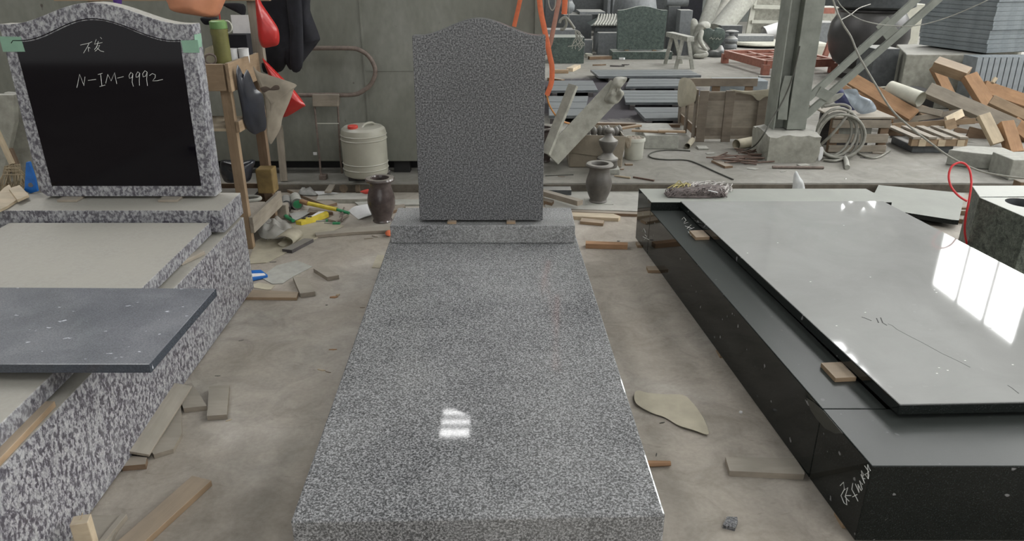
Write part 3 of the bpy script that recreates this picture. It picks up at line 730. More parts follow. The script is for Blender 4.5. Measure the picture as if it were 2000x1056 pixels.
# bags and clothes
def soft(name, px, Y, bulge, mat, label, cat, fold=.01, freq=14, seed=0, streak=.3, back=.4, parent=None, slope=0, group=None, dx=0):
    """hanging cloth or bag; slope makes its far (right) side lie deeper"""
    xs_ = [p[0] for p in px]; x0 = min(xs_)
    P = [D(x, y, Y + slope * (x - x0)) + Vector((dx, 0, 0)) for x, y in px]
    o = MB().puff(P, (0 if not slope else -.3, -1, 0), bulge, 7, fold, freq, back, seed, streak).build(name, mat, parent, 70)
    if label: tag(o, label, cat, group)
    return o
soft('hanging_bag', [(322, -30), (328, 8), (338, 22), (380, 30), (415, 34), (430, 24), (438, -30)], 4.30, .09, 'orange_bag', 'orange plastic bag hanging from the rack beam', 'bag', .014, 12, 1)
soft('work_hat', [(392, 34), (424, 34), (420, 42), (410, 48), (398, 47)], 4.36, .03, 'black_cloth', 'dark rounded cap hanging below the orange bag', 'cap')
soft('hanging_cloth', [(219, -10), (237, -10), (236, 17), (228, 20)], 4.34, .015, 'purple_cloth', 'strip of purple cloth hanging above the black-faced headstone', 'cloth')
soft('hanging_cloth', [(434, 8), (476, 8), (478, 30), (462, 24)], 4.42, .012, 'black_cloth', 'black cloth corner hanging from the rack beam by the upright', 'cloth')
tag(MB().tube(curve([D(x, y, 4.4) for x, y in ((428, 22), (430, 40), (434, 56))]), .0045, 6).build('red_string', 'red_plastic', None, True), 'short red cord hanging above the olive bottle', 'cord')
cl = soft('hanging_jacket', [(512, -25), (600, -25), (606, 20), (624, 70), (622, 82), (602, 108), (588, 128), (586, 134), (566, 136), (560, 125), (548, 140), (514, 140), (512, 90), (515, 40)], 4.68, .07, 'black_cloth', 'black padded work jacket hanging at the right end of the rack', 'jacket', .06, 13, 3, .35)
soft('sleeve', [(560, -20), (585, -20), (592, 60), (590, 132), (568, 134), (566, 60)], 4.60, .03, 'black_cloth', None, None, .012, 14, 5, .3, parent=cl)
soft('hanging_bag', [(499, -15), (512, 8), (531, 36), (544, 58), (545, 84), (532, 91), (510, 90), (503, 50)], 4.28, .05, 'red_bag', 'red plastic bag knotted to the rack upright, beside the black jacket', 'bag', .012, 16, 2, dx=.0)
soft('hanging_bag', [(513, 116), (520, 120), (550, 150), (570, 170), (595, 203), (590, 210), (553, 229), (548, 200), (530, 160)], 4.46, .04, 'red_bag', 'red plastic bag hanging low behind the beige cloth', 'bag', .012, 14, 4)
soft('hanging_bag', [(463, 127), (470, 138), (477, 146), (481, 136), (487, 142), (500, 172), (512, 184), (517, 210), (520, 250), (508, 258), (496, 262), (480, 248), (474, 215), (466, 170)], 4.05, .045, 'black_bag', 'black plastic bag hanging on the tray side of the rack', 'bag', .016, 16, 6, .3, slope=.002)
bc = soft('hanging_cloth', [(494, 130), (505, 140), (530, 148), (577, 164), (574, 174), (565, 200), (552, 230), (548, 250), (536, 272), (528, 281), (521, 262), (520, 230), (514, 185), (505, 165)], 4.22, .02, 'beige_cloth', 'stained beige rag hanging on the tray side of the rack', 'rag', .022, 10, 8, .5, slope=.001)
for px in ([(513, 170), (524, 166), (533, 170), (541, 164), (549, 165), (550, 172), (540, 174), (530, 174), (520, 178)],):
    P = [D(x, y, 4.235) + Vector((0, -.045, 0)) for x, y in px]; MB().puff(P, (0, -1, 0), .003, 4).build('dark_stain', 'brown_stain', bc, True)
# on the bottom shelf
zs_ = .2442
soft('bin_bag', [(430, 316), (450, 312), (470, 314), (497, 312), (494, 330), (488, 352), (470, 356), (438, 354)], 4.32, .07, 'black_bag', 'crumpled black bin bag on the lower shelf of the rack', 'bag', .03, 16, 9, 1)
fbox('yellow_box', 499, 331, 531, 352, .10, 'dirty_yellow', 'dirty yellow box on the lower shelf of the rack', 'box', z0=zs_, Y=4.32)
p = D(477, 362, 4.16); tag(MB().tube([(p.x + .075 * math.cos(a), 4.18 + .045 * math.sin(a), zs_ + .012) for a in [2 * math.pi * k / 30 for k in range(30)]], .011, 8, closed=True).build('tape_roll', 'pale_stone', None, True), 'pale ring of tape lying on the lower shelf of the rack', 'tape')

# ------------------------------------------------------------------ far left: broom, boards, blue sheath
def leanbox(name, px, Y, dep, mat, label, cat, dy=.12, group=None):
    """upright slab seen as this outline, leaning back; last two points are its top"""
    P = [D(x, y, Y) for x, y in px]
    zm = min(p.z for p in P); P = [p + Vector((0, dy * (p.z - zm), 0)) for p in P]
    return tag(MB().prism(P, (0, dep, 0), .004).build(name, mat), label, cat, group)
leanbox('concrete_board', [(22, 345), (80, 398), (96, 398), (60, 190), (-10, 185), (14, 260)], 4.9, .05, 'concrete', 'grey board leaning behind the left edge of the black-faced headstone', 'board')
leanbox('concrete_board', [(-70, 420), (-12, 420), (14, 245), (8, 190), (-70, 190)], 4.6, .05, 'concrete', 'grey-green board leaning at the far left edge, beside the broom', 'board')
e = empty('straw_broom', (D(20, 390, 4.0).x, 4.0, 0), 'worn straw broom upside down behind the left tomb', 'broom')
plank('broom_handle', D(24, 320, 3.98), D(-20, 225, 4.02), .024, .022, 'wood_pale', n=(0, -1, 0), parent=e)
mb = MB(); random.seed(3)
for i in range(70):
    t = i / 69; b0 = D(14 + 20 * t, 322, 3.98) + Vector((0, random.uniform(-.03, .03), 0)); p1 = D(2 + 50 * t + random.uniform(-4, 4), 352 + random.uniform(-5, 5), 3.96) + Vector((0, random.uniform(-.05, .05), 0)); p2 = D(-8 + 66 * t + random.uniform(-5, 5), 378 + random.uniform(-8, 4), 3.96) + Vector((0, random.uniform(-.06, .06), 0))
    mb.tube([b0, p1, p2], .0022, 4)
mb.build('broom_head', 'straw', e)
mb = MB()
for q in (328, 334, 341): mb.tube([D(10 - (q - 328) * .3, q, 3.925), D(40 + (q - 328) * .5, q, 3.925)], .003, 5)
mb.build('binding', 'straw', e)
o = MB().prism([D(x, y, 3.408) for x, y in ((50, 317), (57, 316), (68, 350), (73, 374), (58, 378), (47, 372))], (0, .016, 0), .003).build('knife_sheath', 'blue_plastic'); tag(o, 'bright blue plastic sheath standing behind the left edge of the black-faced headstone', 'sheath')
MB().tube([D(60, 361, 3.409), D(60, 361, 3.403)], .011, 14).build('rivet', 'black_bag', o)
plank('wooden_stick', D(21, 290, 4.32), D(21, 290, 4.32) + (D(42, 340, 4.25) - D(21, 290, 4.32)) * 2.78, .02, .02, 'wood_brown', 'brown stick leaning behind the broom', 'stick', n=(0, -1, 0))
for i, (px, lab) in enumerate((([(-20, 395), (8, 366), (18, 360), (34, 389), (14, 402), (-20, 418)], 'leftmost pale offcut lying on the end of the speckled plinth'), ([(17, 368), (38, 361), (56, 380), (34, 390)], 'pale offcut with a slanted edge on the speckled plinth, by the blue sheath'))):
    cutout('wooden_offcut', px, .535 + i * .0125, .012, 'wood_pale', lab, 'offcut')

# ================================================================== LOOSE THINGS ON THE WORKSHOP FLOOR
# left aisle, near end
plank('wooden_board', W(243, 1075, .012), W(395, 938, .012), .075, .022, 'wood_tan', 'long tan board lying on the floor at the lower left, its near end out of view', z0=0)
o = bpy.context.scene.collection.objects[-1]; tag(o, 'long tan board on the floor in the lower left corner', 'board')
plank('wooden_stick', W(196, 1066, .012), W(243, 1008, .012), .02, .02, 'wood_dusty', 'short rough stick lying left of the long tan board', 'stick')
cutout('wooden_board', [(160, 1005), (115, 1056), (95, 1090), (200, 1090), (240, 1006)], .016, .015, 'wood_dusty', 'flat dusty board beneath the upright square block', 'board')
p = W(177, 1066, .0165); o = MB().box((-.023, -.019, 0), (.023, .019, .105), Matrix.Rotation(.25, 4, 'Z'), .002).build('wooden_block', 'wood_pale'); o.location = (p.x, p.y - .01, .0168); tag(o, 'square pale wooden block standing on end at the lower left', 'block')
MB().tube([o.location + Vector((.0, -.002, .104)), o.location + Vector((.012, 0, .128))], .0012, 4).build('splinter', 'wood_pale', o)
# pile beside the speckled tomb
cutout('wooden_block', [(237, 910), (246, 888), (287, 893), (284, 906)], .021, .02, 'wood_brown', 'short brown block under the near end of the leaning plank', 'block')
cutout('wooden_plank', [(289, 872), (353, 790), (355, 845), (338, 876), (300, 887)], .019, .018, 'wood_dusty', 'flat plank under the leaning one beside the speckled tomb', 'plank')
plank('wooden_plank', W(269, 886, .031), W(356, 752, .055), .074, .011, 'wood_dusty', 'thin grey plank leaning on others beside the speckled tomb', 'plank', n=(.25, 0, 1))
cutout('wooden_plank', [(358, 797), (342, 752), (375, 748), (404, 792)], .021, .02, 'wood_dusty', 'plank end with a dark edge right behind the leaning plank', 'plank')
cutout('wooden_plank', [(404, 812), (408, 754), (448, 751), (443, 809)], .021, .02, 'wood_dusty', 'short straight plank standing clear to the right of the pile', 'plank')
# left aisle, middle
cutout('wooden_plank', [(463, 580), (474, 564), (583, 570), (579, 581)], .016, .015, 'wood_tan', 'tan plank poking out from under the speckled tomb', 'plank')
cutout('wooden_plank', [(586, 573), (572, 540), (600, 540), (615, 569)], .025, .024, 'wood_dusty', 'short plank with a dark cut end lying across the torn sheets', 'plank')
cutout('wooden_plank', [(639, 541), (612, 524), (638, 521), (662, 537)], .023, .022, 'wood_dusty', 'short thick offcut lying alone left of the grave slab', 'plank')
cutout('dark_plank', [(551, 486), (594, 465), (612, 466), (570, 488)], .022, .021, 'wood_dark', 'dark grey offcut lying in the left aisle below the cardboard', 'plank')
cutout('wooden_lath', [(615, 454), (690, 446), (768, 441), (768, 449), (690, 453), (617, 459)], .02, .018, 'wood_dusty', 'long narrow lath pointing at the left end of the granite base block', 'lath')
cutout('torn_sheet', [(482, 560), (505, 551), (536, 557), (529, 565), (520, 565), (500, 562)], .004, .003, 'paper_beige', 'small torn beige sheet nearest the blue packet', 'sheet')
cutout('torn_sheet', [(508, 541), (540, 518), (580, 508), (610, 520), (572, 540), (552, 553), (532, 554)], .004, .003, 'pale_stone', 'larger grey-green torn sheet under the offcuts', 'sheet')
cutout('cardboard_sheet', [(560, 437), (640, 432), (672, 440), (645, 452), (605, 470), (560, 492), (520, 512), (487, 514), (486, 508), (500, 470)], .006, .0045, 'paper_beige', 'flat dusty sheet of cardboard spread beside the rack foot', 'cardboard')
cutout('cardboard_piece', [(726, 522), (737, 497), (760, 499), (747, 523)], .004, .003, 'paper_beige', 'pale card tucked against the left side of the grave slab', 'card')
e = empty('blue_packet', tuple(W(503, 537, 0)), 'blue and white packet lying against the speckled tomb', 'packet')
P = [W(x, y, .02) for x, y in ((484, 545), (489, 527), (510, 526), (523, 536))]
MB().prism(P, (0, 0, -.018), .004).build('packet_body', 'blue_plastic', e)
P = [W(x, y, .0205) for x, y in ((487, 541), (489, 534), (516, 533), (519, 537))]; MB().prism(P, (0, 0, -.001)).build('white_band', 'paper_white', e)
# small chips
def chip(px, py, w, t, mat, label, ang=0, name='wood_chip', l=None, cat='chip', z=0):
    p = W(px, py, z); o = MB().prism([Vector((math.cos(a) * (l or w), math.sin(a) * w, t)) for a in (.3, 1.5, 2.6, 3.6, 5.0)], (0, 0, -t + .0004)).build(name, mat); o.location = (p.x, p.y, z + .0002); o.rotation_euler.z = ang
    return tag(o, label, cat, 'chips and splinters on the floor')
chip(652, 581, .010, .005, 'wood_orange', 'reddish wood chip left of the slab, halfway along', .1, l=.022)
chip(660, 577, .006, .008, 'wood_pale', 'paler chip touching the reddish one', .6, l=.012)
chip(650, 683, .004, .003, 'wood_orange', 'orange matchstick-sized splinter left of the slab', .05, l=.019)
chip(628, 723, .006, .004, 'wood_pale', 'pale pinkish splinter nearest the slab left edge', -.35, l=.020)
chip(641, 727, .0025, .003, 'wood_brown', 'dark thin splinter beside the pinkish one', -.4, l=.014)
chip(708, 601, .003, .003, 'wood_brown', 'thin brown splinter almost touching the slab', 0, l=.013)
chip(638, 596, .004, .003, 'wood_dark', 'tiny dark chip left of the slab', 0, l=.006)
chip(471, 665, .003, .002, 'wood_dark', 'dark twig near the speckled tomb', .5, l=.012)
chip(425, 734, .003, .002, 'wood_dark', 'thin dark twig above the straight plank', 0, l=.012)
chip(447, 821, .003, .003, 'wood_pale', 'pale curl of wood right below the straight plank', .6, l=.012)
chip(720, 466, .004, .003, 'wood_brown', 'crossed twigs left of the granite base block', .2, l=.03)
chip(732, 462, .003, .0035, 'wood_brown', 'twig crossing another left of the granite base block', -.6, l=.025)
chip(533, 512, .004, .003, 'wood_dark', 'dark twig beside the cardboard', .1, l=.02)
chip(1447, 806, .007, .006, 'paper_white', 'pale crumb on the floor beside the black tomb', .3, l=.007, name='stone_crumb')
chip(1208, 471, .007, .004, 'wood_dark', 'small dark chip right of the granite base block', 0, l=.010)
chip(1293, 826, .002, .003, 'dark_cable', 'curl of dark thread below the beige sheet', .3, l=.012, name='thread_curl')
chip(1282, 888, .002, .003, 'dark_cable', 'dark thread just above the orange peg', 1.3, l=.010, name='thread_curl')
soft_ = MB().puff([W(x, y, .012) for x, y in ((752, 455), (757, 451), (765, 452), (765, 459), (756, 460))], (0, 0, 1), .014, 5, .006, 60, .6).build('orange_wrapper', 'orange_strap', None, True); tag(soft_, 'crumpled orange wrapper by the left end of the granite base block', 'wrapper')
# right aisle
def sheet(name, px, mat, label, cat, lift=.012, seed=0, z=.004, th=.0012, freq=5):
    P = smooth([W(x, y, z) for x, y in px], 5); c = sum(P, Vector()) / len(P); mb = MB(); rings = 8
    def h(q, f): return Vector((q.x, q.y, z + lift * (.5 + .5 * noise.noise(Vector((q.x * freq, q.y * freq, seed)))) * (0.35 + .65 * f)))
    for sg in (0, 1):
        prev = None
        for k in range(rings):
            f = 1 - k / rings; cur = [mb.b.verts.new(h(c + (p - c) * f, f) + Vector((0, 0, -th * sg))) for p in P]
            if prev:
                for i in range(len(P)): mb.b.faces.new((prev[i], prev[(i + 1) % len(P)], cur[(i + 1) % len(P)], cur[i]))
            else:
                if sg == 0: e0 = cur
                else:
                    for i in range(len(P)): mb.b.faces.new((e0[i], cur[i], cur[(i + 1) % len(P)], e0[(i + 1) % len(P)]))
            prev = cur
        cv = mb.b.verts.new(h(c, 0) + Vector((0, 0, -th * sg)))
        for i in range(len(P)): mb.b.faces.new((prev[i], prev[(i + 1) % len(P)], cv))
    return tag(mb.build(name, mat, None, True), label, cat)
sheet('beige_sheet', [(1242, 767), (1265, 771), (1295, 773), (1333, 775), (1352, 790), (1365, 806), (1377, 826), (1383, 851), (1355, 843), (1325, 833), (1298, 816), (1270, 807), (1241, 790)], 'paper_beige', 'curled beige veneer scrap on the floor between the grave slab and the black tomb', 'sheet', .016, 3)
e = None
cutout('wooden_plank', [(1425, 919), (1417, 892), (1553, 894), (1572, 922), (1571, 926)], .022, .0215, 'wood_dusty', 'short dusty plank with one end under the black front corner', 'plank')
o = cutout('granite_chip', [(1412, 1024), (1420, 1008), (1440, 1009), (1441, 1018), (1436, 1030)], .014, .0135, 'granite_face', 'small broken chip of grey granite near the bottom right aisle', 'chip')
p = W(1290, 906, .012); q = W(1310, 906, .012); tag(MB().tube([Vector((p.x - .06, p.y, .0135)), Vector((q.x, q.y + .004, .012))], [.0125, .009], 8, flat=(1, .9)).build('wooden_peg', 'wood_orange'), 'orange wooden peg sticking out from under the grave slab', 'peg')
cutout('wooden_batten', [(1144, 476), (1144, 470), (1226, 473), (1226, 478)], .03, .029, 'wood_orange', 'reddish batten right of the end of the granite base block', 'batten')
cutout('wooden_offcut', [(1133, 432), (1136, 425), (1180, 430), (1178, 436)], .02, .019, 'wood_tan', 'short tan offcut lying in front of the pointed stake', 'offcut')
cutout('wooden_stake', [(1116, 422), (1116, 414), (1198, 417), (1212, 422), (1208, 426)], .024, .0235, 'wood_pale', 'pale stake with a cut point in front of the dusty vase', 'stake')
cutout('long_timber', [(1117, 413), (1117, 409), (1245, 414), (1245, 418)], .02, .019, 'wood_brown', 'long flat timber running towards the black tomb', 'timber')
cutout('concrete_paver', [(1065, 405), (1062, 370), (1250, 371), (1246, 412), (1120, 408)], .008, .0075, 'concrete', 'thin cracked screed patch below the step under the dusty vase', 'screed')
plank('split_beam', D(1055, 374, 5.0), D(1133, 396, 4.65), .05, .035, 'wood_dusty', 'split grey beam propped behind the headstone, pointing at the dusty vase', 'beam')
fbox('stone_offcut', 1060, 371, 1116, 383, .12, 'dark_stone', 'dark stone offcut with a dusty top against the step', 'offcut', z0=0, bev=.002)
cutout('wooden_offcut', [(1062, 392), (1062, 386), (1082, 391), (1078, 396)], .03, .028, 'wood_brown', 'brown offcut under the split beam', 'offcut')
# clutter in front of the rack
lying('long_board', (556, 362), (648, 398), .085, .022, 'wood_brown', 'long brown board lying from the rack towards the yellow tools', cat='board')
def cyl(name, a, b, r, mat, label, cat, seg=24, parent=None):
    o = MB().tube([a, b], r, seg).build(name, mat, parent, 40)
    return tag(o, label, cat) if label else o
c0 = W(577, 394, .036); e = empty('glass_jar', tuple(c0), 'toppled dusty jar with something green inside, by the yellow hammer', 'jar')
a, b = Vector((c0.x - .03, c0.y + .10, .038)), Vector((c0.x + .03, c0.y - .06, .038))
cyl('jar_body', a, b, .036, 'pale_stone', None, None, parent=e); d = (b - a).normalized(); cyl('green_contents', b - d * .001, b + d * .004, .028, 'green_plastic', None, None, parent=e); cyl('jar_rim', b - d * .008, b + d * .003, .0375, 'glass_jar', None, None, parent=e)
c0 = W(557, 402, .03); e = empty('cutting_cup', tuple(c0), 'dark grey ribbed tool cup lying beside the toppled jar', 'tool')
a, b = Vector((c0.x - .03, c0.y + .13, .036)), Vector((c0.x + .01, c0.y - .0, .034)); d = (b - a).normalized()
cyl('wide_end', a, b, .034, 'dark_stone', None, None, parent=e); cyl('narrow_end', b, b + d * .09, .025, 'vase_stone', None, None, parent=e)
def toolxy(px, py, z): return W(px, py, z)
e = empty('yellow_hammer', tuple(W(630, 400, 0)), 'yellow handled tool with a green end lying across the clutter', 'tool')
cyl('handle', W(602, 397, .07), W(658, 409, .045), .0145, 'yellow_plastic', None, None, 14, e); cyl('green_tip', W(658, 409, .045), W(682, 416, .03), .010, 'green_plastic', None, None, 12, e)
cyl('grip_end', W(588, 393, .07), W(601, 397, .07), .016, 'wood_orange', None, None, 12, e)
tag(MB().prism([W(x, y, .022) for x, y in ((604, 405), (646, 408), (650, 414), (600, 414))], (0, 0, -.021), .002).build('wooden_offcut', 'wood_brown'), 'brown offcut propping up the yellow handled tool', 'offcut')
e = empty('spirit_level', tuple(W(610, 425, 0)), 'yellow spirit level with white ends in front of the jar', 'level')
P = [W(x, y, .03) for x, y in ((577, 431), (608, 421), (638, 411), (642, 416), (614, 427), (588, 433))]; lvl = MB().prism(P, (0, 0, -.028), .002).build('level_body', 'yellow_plastic', e)
P = [W(x, y, .0305) for x, y in ((600, 426), (622, 413), (638, 411), (612, 422))]; MB().prism(P, (0, 0, -.002)).build('worn_top', 'paper_white', lvl)
for x in (593, 605): q = W(x, 427 - (x - 593) * .3, .031); MB().box((q.x - .012, q.y - .006, .0295), (q.x + .012, q.y + .010, .033)).build('vial', 'dark_paint', lvl)
e = empty('wall_scraper', tuple(W(580, 420, 0)), 'scraper with a green handle and a broad grey blade below the rack', 'scraper')
MB().tube(curve([W(555, 417, .022), W(562, 425, .022), W(573, 431, .018)]), .0135, 12, flat=(1, .8)).build('handle', 'green_plastic', e, True)
MB().prism([W(x, y, .020) for x, y in ((565, 417), (604, 409), (612, 411), (580, 429), (574, 430))], (0, 0, -.003)).build('blade', 'mid_stone', e)
for (p0, p1, p2, lab) in (((612, 432), (636, 431), (651, 429), 'small screwdriver with a white and green handle'), ((634, 435), (650, 436), (664, 436), 'small file with a bright green handle beside the screwdriver')):
    e = empty('hand_tool', tuple(W(*p1, 0)), lab, 'tool'); cyl('handle', W(*p1, .011), W(*p2, .011), .0095, 'green_plastic', None, None, 12, e); cyl('shaft', W(*p0, .008), W(*p1, .010), .006, 'pale_stone', None, None, 8, e)
e = empty('rusty_pliers', tuple(W(666, 420, 0)), 'rusty pliers lying by the white booklet', 'pliers')
MB().tube([W(672, 405, .03), W(668, 418, .03), W(660, 433, .012)], [.005, .009, .006], 8).build('jaw', 'rusty_steel', e); MB().tube([W(668, 418, .032), W(668, 432, .012)], .006, 8).build('handle', 'rusty_steel', e)
P = [W(x, y, .026) for x, y in ((640, 427), (664, 414), (682, 416), (656, 431))]; tag(MB().prism(P, (0, 0, -.02), .002).build('wooden_wedge', 'wood_dusty'), 'flat wooden wedge under the rusty pliers', 'wedge')
e = empty('paper_booklet', tuple(W(700, 416, 0)), 'curled white booklet lying left of the glossy vase', 'booklet')
mb = MB(); A0 = [(680, 412), (692, 403), (712, 399), (722, 398)]; B0 = [(700, 428), (712, 423), (722, 420), (730, 418)]
zsv = [.004, .03, .036, .022]; P1 = curve([W(x, y, z_) for (x, y), z_ in zip(A0, zsv)], 4); P2 = curve([W(x, y, z_ * .7) for (x, y), z_ in zip(B0, zsv)], 4)
n_ = len(P1); vs = P1 + P2 + [p - Vector((0, 0, .003)) for p in P1] + [p - Vector((0, 0, .003)) for p in P2]; fs = []
for i in range(n_ - 1): fs += [(i, i + 1, n_ + i + 1, n_ + i), (2 * n_ + i, 3 * n_ + i, 3 * n_ + i + 1, 2 * n_ + i + 1), (i, 2 * n_ + i, 2 * n_ + i + 1, i + 1), (n_ + i, n_ + i + 1, 3 * n_ + i + 1, 3 * n_ + i)]
fs += [(0, n_, 3 * n_, 2 * n_), (n_ - 1, 3 * n_ - 1, 4 * n_ - 1, 2 * n_ - 1)]
mb._new(vs, fs); mb.build('pages', 'paper_white', e, True)
tag(MB().puff([W(x, y, .035) for x, y in ((503, 440), (515, 432), (535, 430), (560, 437), (574, 447), (560, 462), (530, 466), (508, 462))], (0, 0, 1), .05, 8, .045, 22, .5, 4).build('plastic_wrap', 'clear_film', None, 70), 'crumpled clear plastic wrap at the foot of the rack', 'wrap')
mb = MB(); c0 = W(552, 466, .03)
for i in range(15):
    a = math.radians(200 + i * 22); r = .028 + .001 * i
    for y in (0, .14): mb.b.verts.new((c0.x + .03 + r * 1.5 * math.cos(a) + y * .15, c0.y + y - .02, .034 + r * math.sin(a)))
mb.b.verts.ensure_lookup_table()
for i in range(14): mb.b.faces.new((mb.b.verts[2 * i], mb.b.verts[2 * i + 1], mb.b.verts[2 * i + 3], mb.b.verts[2 * i + 2]))
ro = mb.build('rolled_paper', 'paper_beige', None, True); ro.location.y -= .05; ro.modifiers.new('thickness', 'SOLIDIFY').thickness = .0025; tag(ro, 'open roll of grey paper lying in front of the plastic wrap', 'paper roll')
# broken screed edge below the step
cutout('screed_slab', [(618, 390), (622, 380), (680, 377), (760, 377), (760, 386), (700, 389), (640, 389)], .03, .0295, 'concrete', 'broken strip of screed along the step left of the glossy vase', 'screed')
cutout('screed_slab', [(690, 392), (760, 389), (820, 389), (820, 399), (760, 400), (700, 400)], .012, .0115, 'pale_stone', 'thin broken screed piece behind the glossy vase', 'screed')
cutout('paper_sheet', [(612, 373), (640, 373), (662, 377), (622, 380)], .036, .002, 'paper_white', 'white paper lying at the step below the steel stand', 'paper')
tag(MB().puff([W(x, y, .03) for x, y in ((583, 378), (588, 370), (600, 372), (607, 369), (620, 380), (600, 381))], (0, 0, 1), .03, 5, .02, 30, .3, 6).build('dark_rag', 'dark_stone', None, 60), 'dark grey rag lying at the foot of the step', 'rag')
plank('step_board', D(640, 375, 4.98), D(655, 353, 5.30), .045, .014, 'wood_dusty', 'short board leaning up on the step left of the drum', 'board')
o = soft('red_cloth', [(703, 374), (718, 369), (726, 373), (716, 379)], 4.99, .012, 'red_plastic', 'scrap of red cloth behind the glossy vase', 'cloth', .006, 30); o.location.z = -.0
cutout('wooden_offcut', [(735, 413), (745, 405), (790, 398), (792, 404), (745, 418)], .022, .02, 'wood_brown', 'brown offcut between the glossy vase and the headstone', 'offcut')
fbox('small_block', 540, 400, 560, 428, .06, 'wood_dusty', 'small pale block lying behind the scraper', 'block', z0=0)
# mop on the black head block
mz = .328; e = empty('mop_head', tuple(W(1360, 375, mz)), 'shaggy grey mop head lying on the black head block', 'mop')
random.seed(11)
for mat, nm, cnt, xr_, yr_, hh in (('mop_yarn', 'grey_yarn', 230, (1303, 1418), (372, 386), .040), ('mop_yarn_pale', 'pale_yarn', 150, (1340, 1424), (360, 374), .034), ('mop_yarn_yellow', 'yellow_yarn', 26, (1325, 1352), (364, 370), .05)):
    mb = MB()
    for i in range(cnt):
        x = random.uniform(*xr_); y = random.uniform(*yr_); p = W(x, y, mz); q = W(x + random.uniform(-26, 10), min(388, y + random.uniform(2, 12)), mz)
        q.x = max(q.x, W(1300, 380, mz).x); hgt_ = hh * random.uniform(.35, 1) * (1 - abs((x - 1362) / 75) ** 2 * .6)
        mid = (p + q) / 2 + Vector((random.uniform(-.02, .02), 0, hgt_)); p.z = mz + hgt_ * random.uniform(.2, .9); q.z = mz + .004
        if q.y < W(1360, 386, mz).y: q.y = W(1360, 386, mz).y
        mb.tube(curve([p, mid, q], 3), .0028, 5)
    mb.build(nm, mat, e, True)
MB().box((-.03, -.004, 0), (.03, .004, .003), Matrix.Translation(W(1392, 374, mz + .045)) @ Matrix.Rotation(-.8, 4, 'Z')).build('white_tie', 'paper_white', e)
MB().puff([W(x, y, mz + .004) for x, y in ((1308, 384), (1306, 374), (1330, 366), (1370, 362), (1415, 364), (1422, 374), (1412, 384), (1360, 386))], (0, 0, 1), .028, 6, .008, 40, .05).build('mop_core', 'mop_yarn', e, True)
# dusty plate on battens behind the black tomb
for i, (p0, p1) in enumerate((((1850, 404), (1895, 404)), ((1850, 410), (1895, 411)), ((1850, 424), (1892, 428)))):
    lying('wooden_batten', p0, p1, .03, .03, 'wood_brown', ['back', 'middle', 'front'][i] + 'most of the three battens under the dusty loose plate', cat='batten')
cutout('stone_plate', [(1732, 409), (1700, 392), (1716, 361), (1885, 377), (1873, 430), (1860, 429)], .062, .03, 'black_granite_dusty', 'loose black plate with a dusty top on battens behind the black tomb', 'stone plate')
cutout('screed_ledge', [(1745, 360), (1745, 353), (1928, 351), (1945, 359), (1900, 361)], .03, .0295, 'concrete', 'long broken screed strip at the foot of the step, right', 'screed')
tag(MB().puff([W(x, y, .03) for x, y in ((1625, 362), (1645, 354), (1668, 356), (1680, 362), (1650, 366))], (0, 0, 1), .03, 6, .03, 28, .4, 9).build('plastic_film', 'clear_film', None, 60), 'clear plastic film crumpled behind the black head block', 'film')
tag(MB().puff([D(x, y, 4.75) for x, y in ((1544, 412), (1548, 362), (1551, 338), (1556, 334), (1562, 345), (1571, 361), (1574, 412))], (0, -1, 0), .02, 6, .008, 30, .4, 2).build('white_bag', 'plastic_white', None, 60), 'scrap of white plastic bag sticking up behind the black head block', 'bag')
# olive granite blocks at the right edge
e1 = cutout('granite_block', [(1913, 384), (1898, 362), (2030, 362), (2060, 383)], .40, .385, 'olive_granite', 'rear olive granite block at the right edge, flat on top', 'block', bev=.003)
P0 = W(1906, 386, .40); q0 = W(2080, 470, .40)
mb = MB()
A_ = W(1912, 385, .40); B_ = W(2010, 427, .40); dx_ = (B_ - A_); C_ = Vector((3.6, A_.y - .005, .4)); D_ = Vector((3.6, B_.y, .4))
mb.prism([A_, B_, D_, C_], (0, 0, -.385), .003); fb = mb.build('granite_block', 'olive_granite'); tag(fb, 'front olive granite block at the right edge with a round hole bored in its top', 'block')
hc = W(2000, 396, .4); ht = MB().lathe([(0, -.12), (.085, -.12), (.085, .05), (0, .05)], (hc.x, hc.y, .4), 40).build('cutter', 'black_void')
bm_ = fb.modifiers.new('hole', 'BOOLEAN'); bm_.object = ht; bm_.operation = 'DIFFERENCE'; bm_.solver = 'EXACT'
dg = bpy.context.evaluated_depsgraph_get(); nm_ = bpy.data.meshes.new_from_object(fb.evaluated_get(dg)); fb.modifiers.clear(); fb.data = nm_; bpy.data.objects.remove(ht)
MB().lathe([(.0845, -.118), (.0845, -.001), (.084, -.001), (.084, -.118)], (hc.x, hc.y, .4), 40).build('hole_lining', 'dark_stone', fb, True)
for x_, y_ in ((A_.x + .12, A_.y - .3), (A_.x + .2, A_.y + .1)):
    tag(MB().box((x_ - .1, y_ - .03, 0), (x_ + .6, y_ + .03, .0145), None, .002).build('wooden_batten', 'wood_brown'), 'thin batten on the floor under the olive granite blocks', 'batten', 'battens under the olive granite blocks')
# red hose loop over the olive block
hp = [(1889, 480), (1884, 450), (1887, 418), (1891, 400), (1896, 370), (1897, 350), (1893, 330), (1883, 319), (1871, 318), (1858, 326), (1853, 345), (1858, 365), (1872, 382), (1889, 393)]
hy = [3.75, 3.72, 3.7, 3.7, 3.72, 3.74, 3.76, 3.78, 3.79, 3.78, 3.76, 3.74, 3.71, 3.68]
tag(MB().tube(curve([D(x, y, Y) for (x, y), Y in zip(hp, hy)], 6), .0058, 8).build('red_hose', 'red_hose', None, True), 'thin red hose rising in a loop in front of the olive granite blocks', 'hose')

# ================================================================== ON THE RAISED FLOOR, RIGHT OF THE PARTITION
def wz(x, y): return W(x, y, RF)
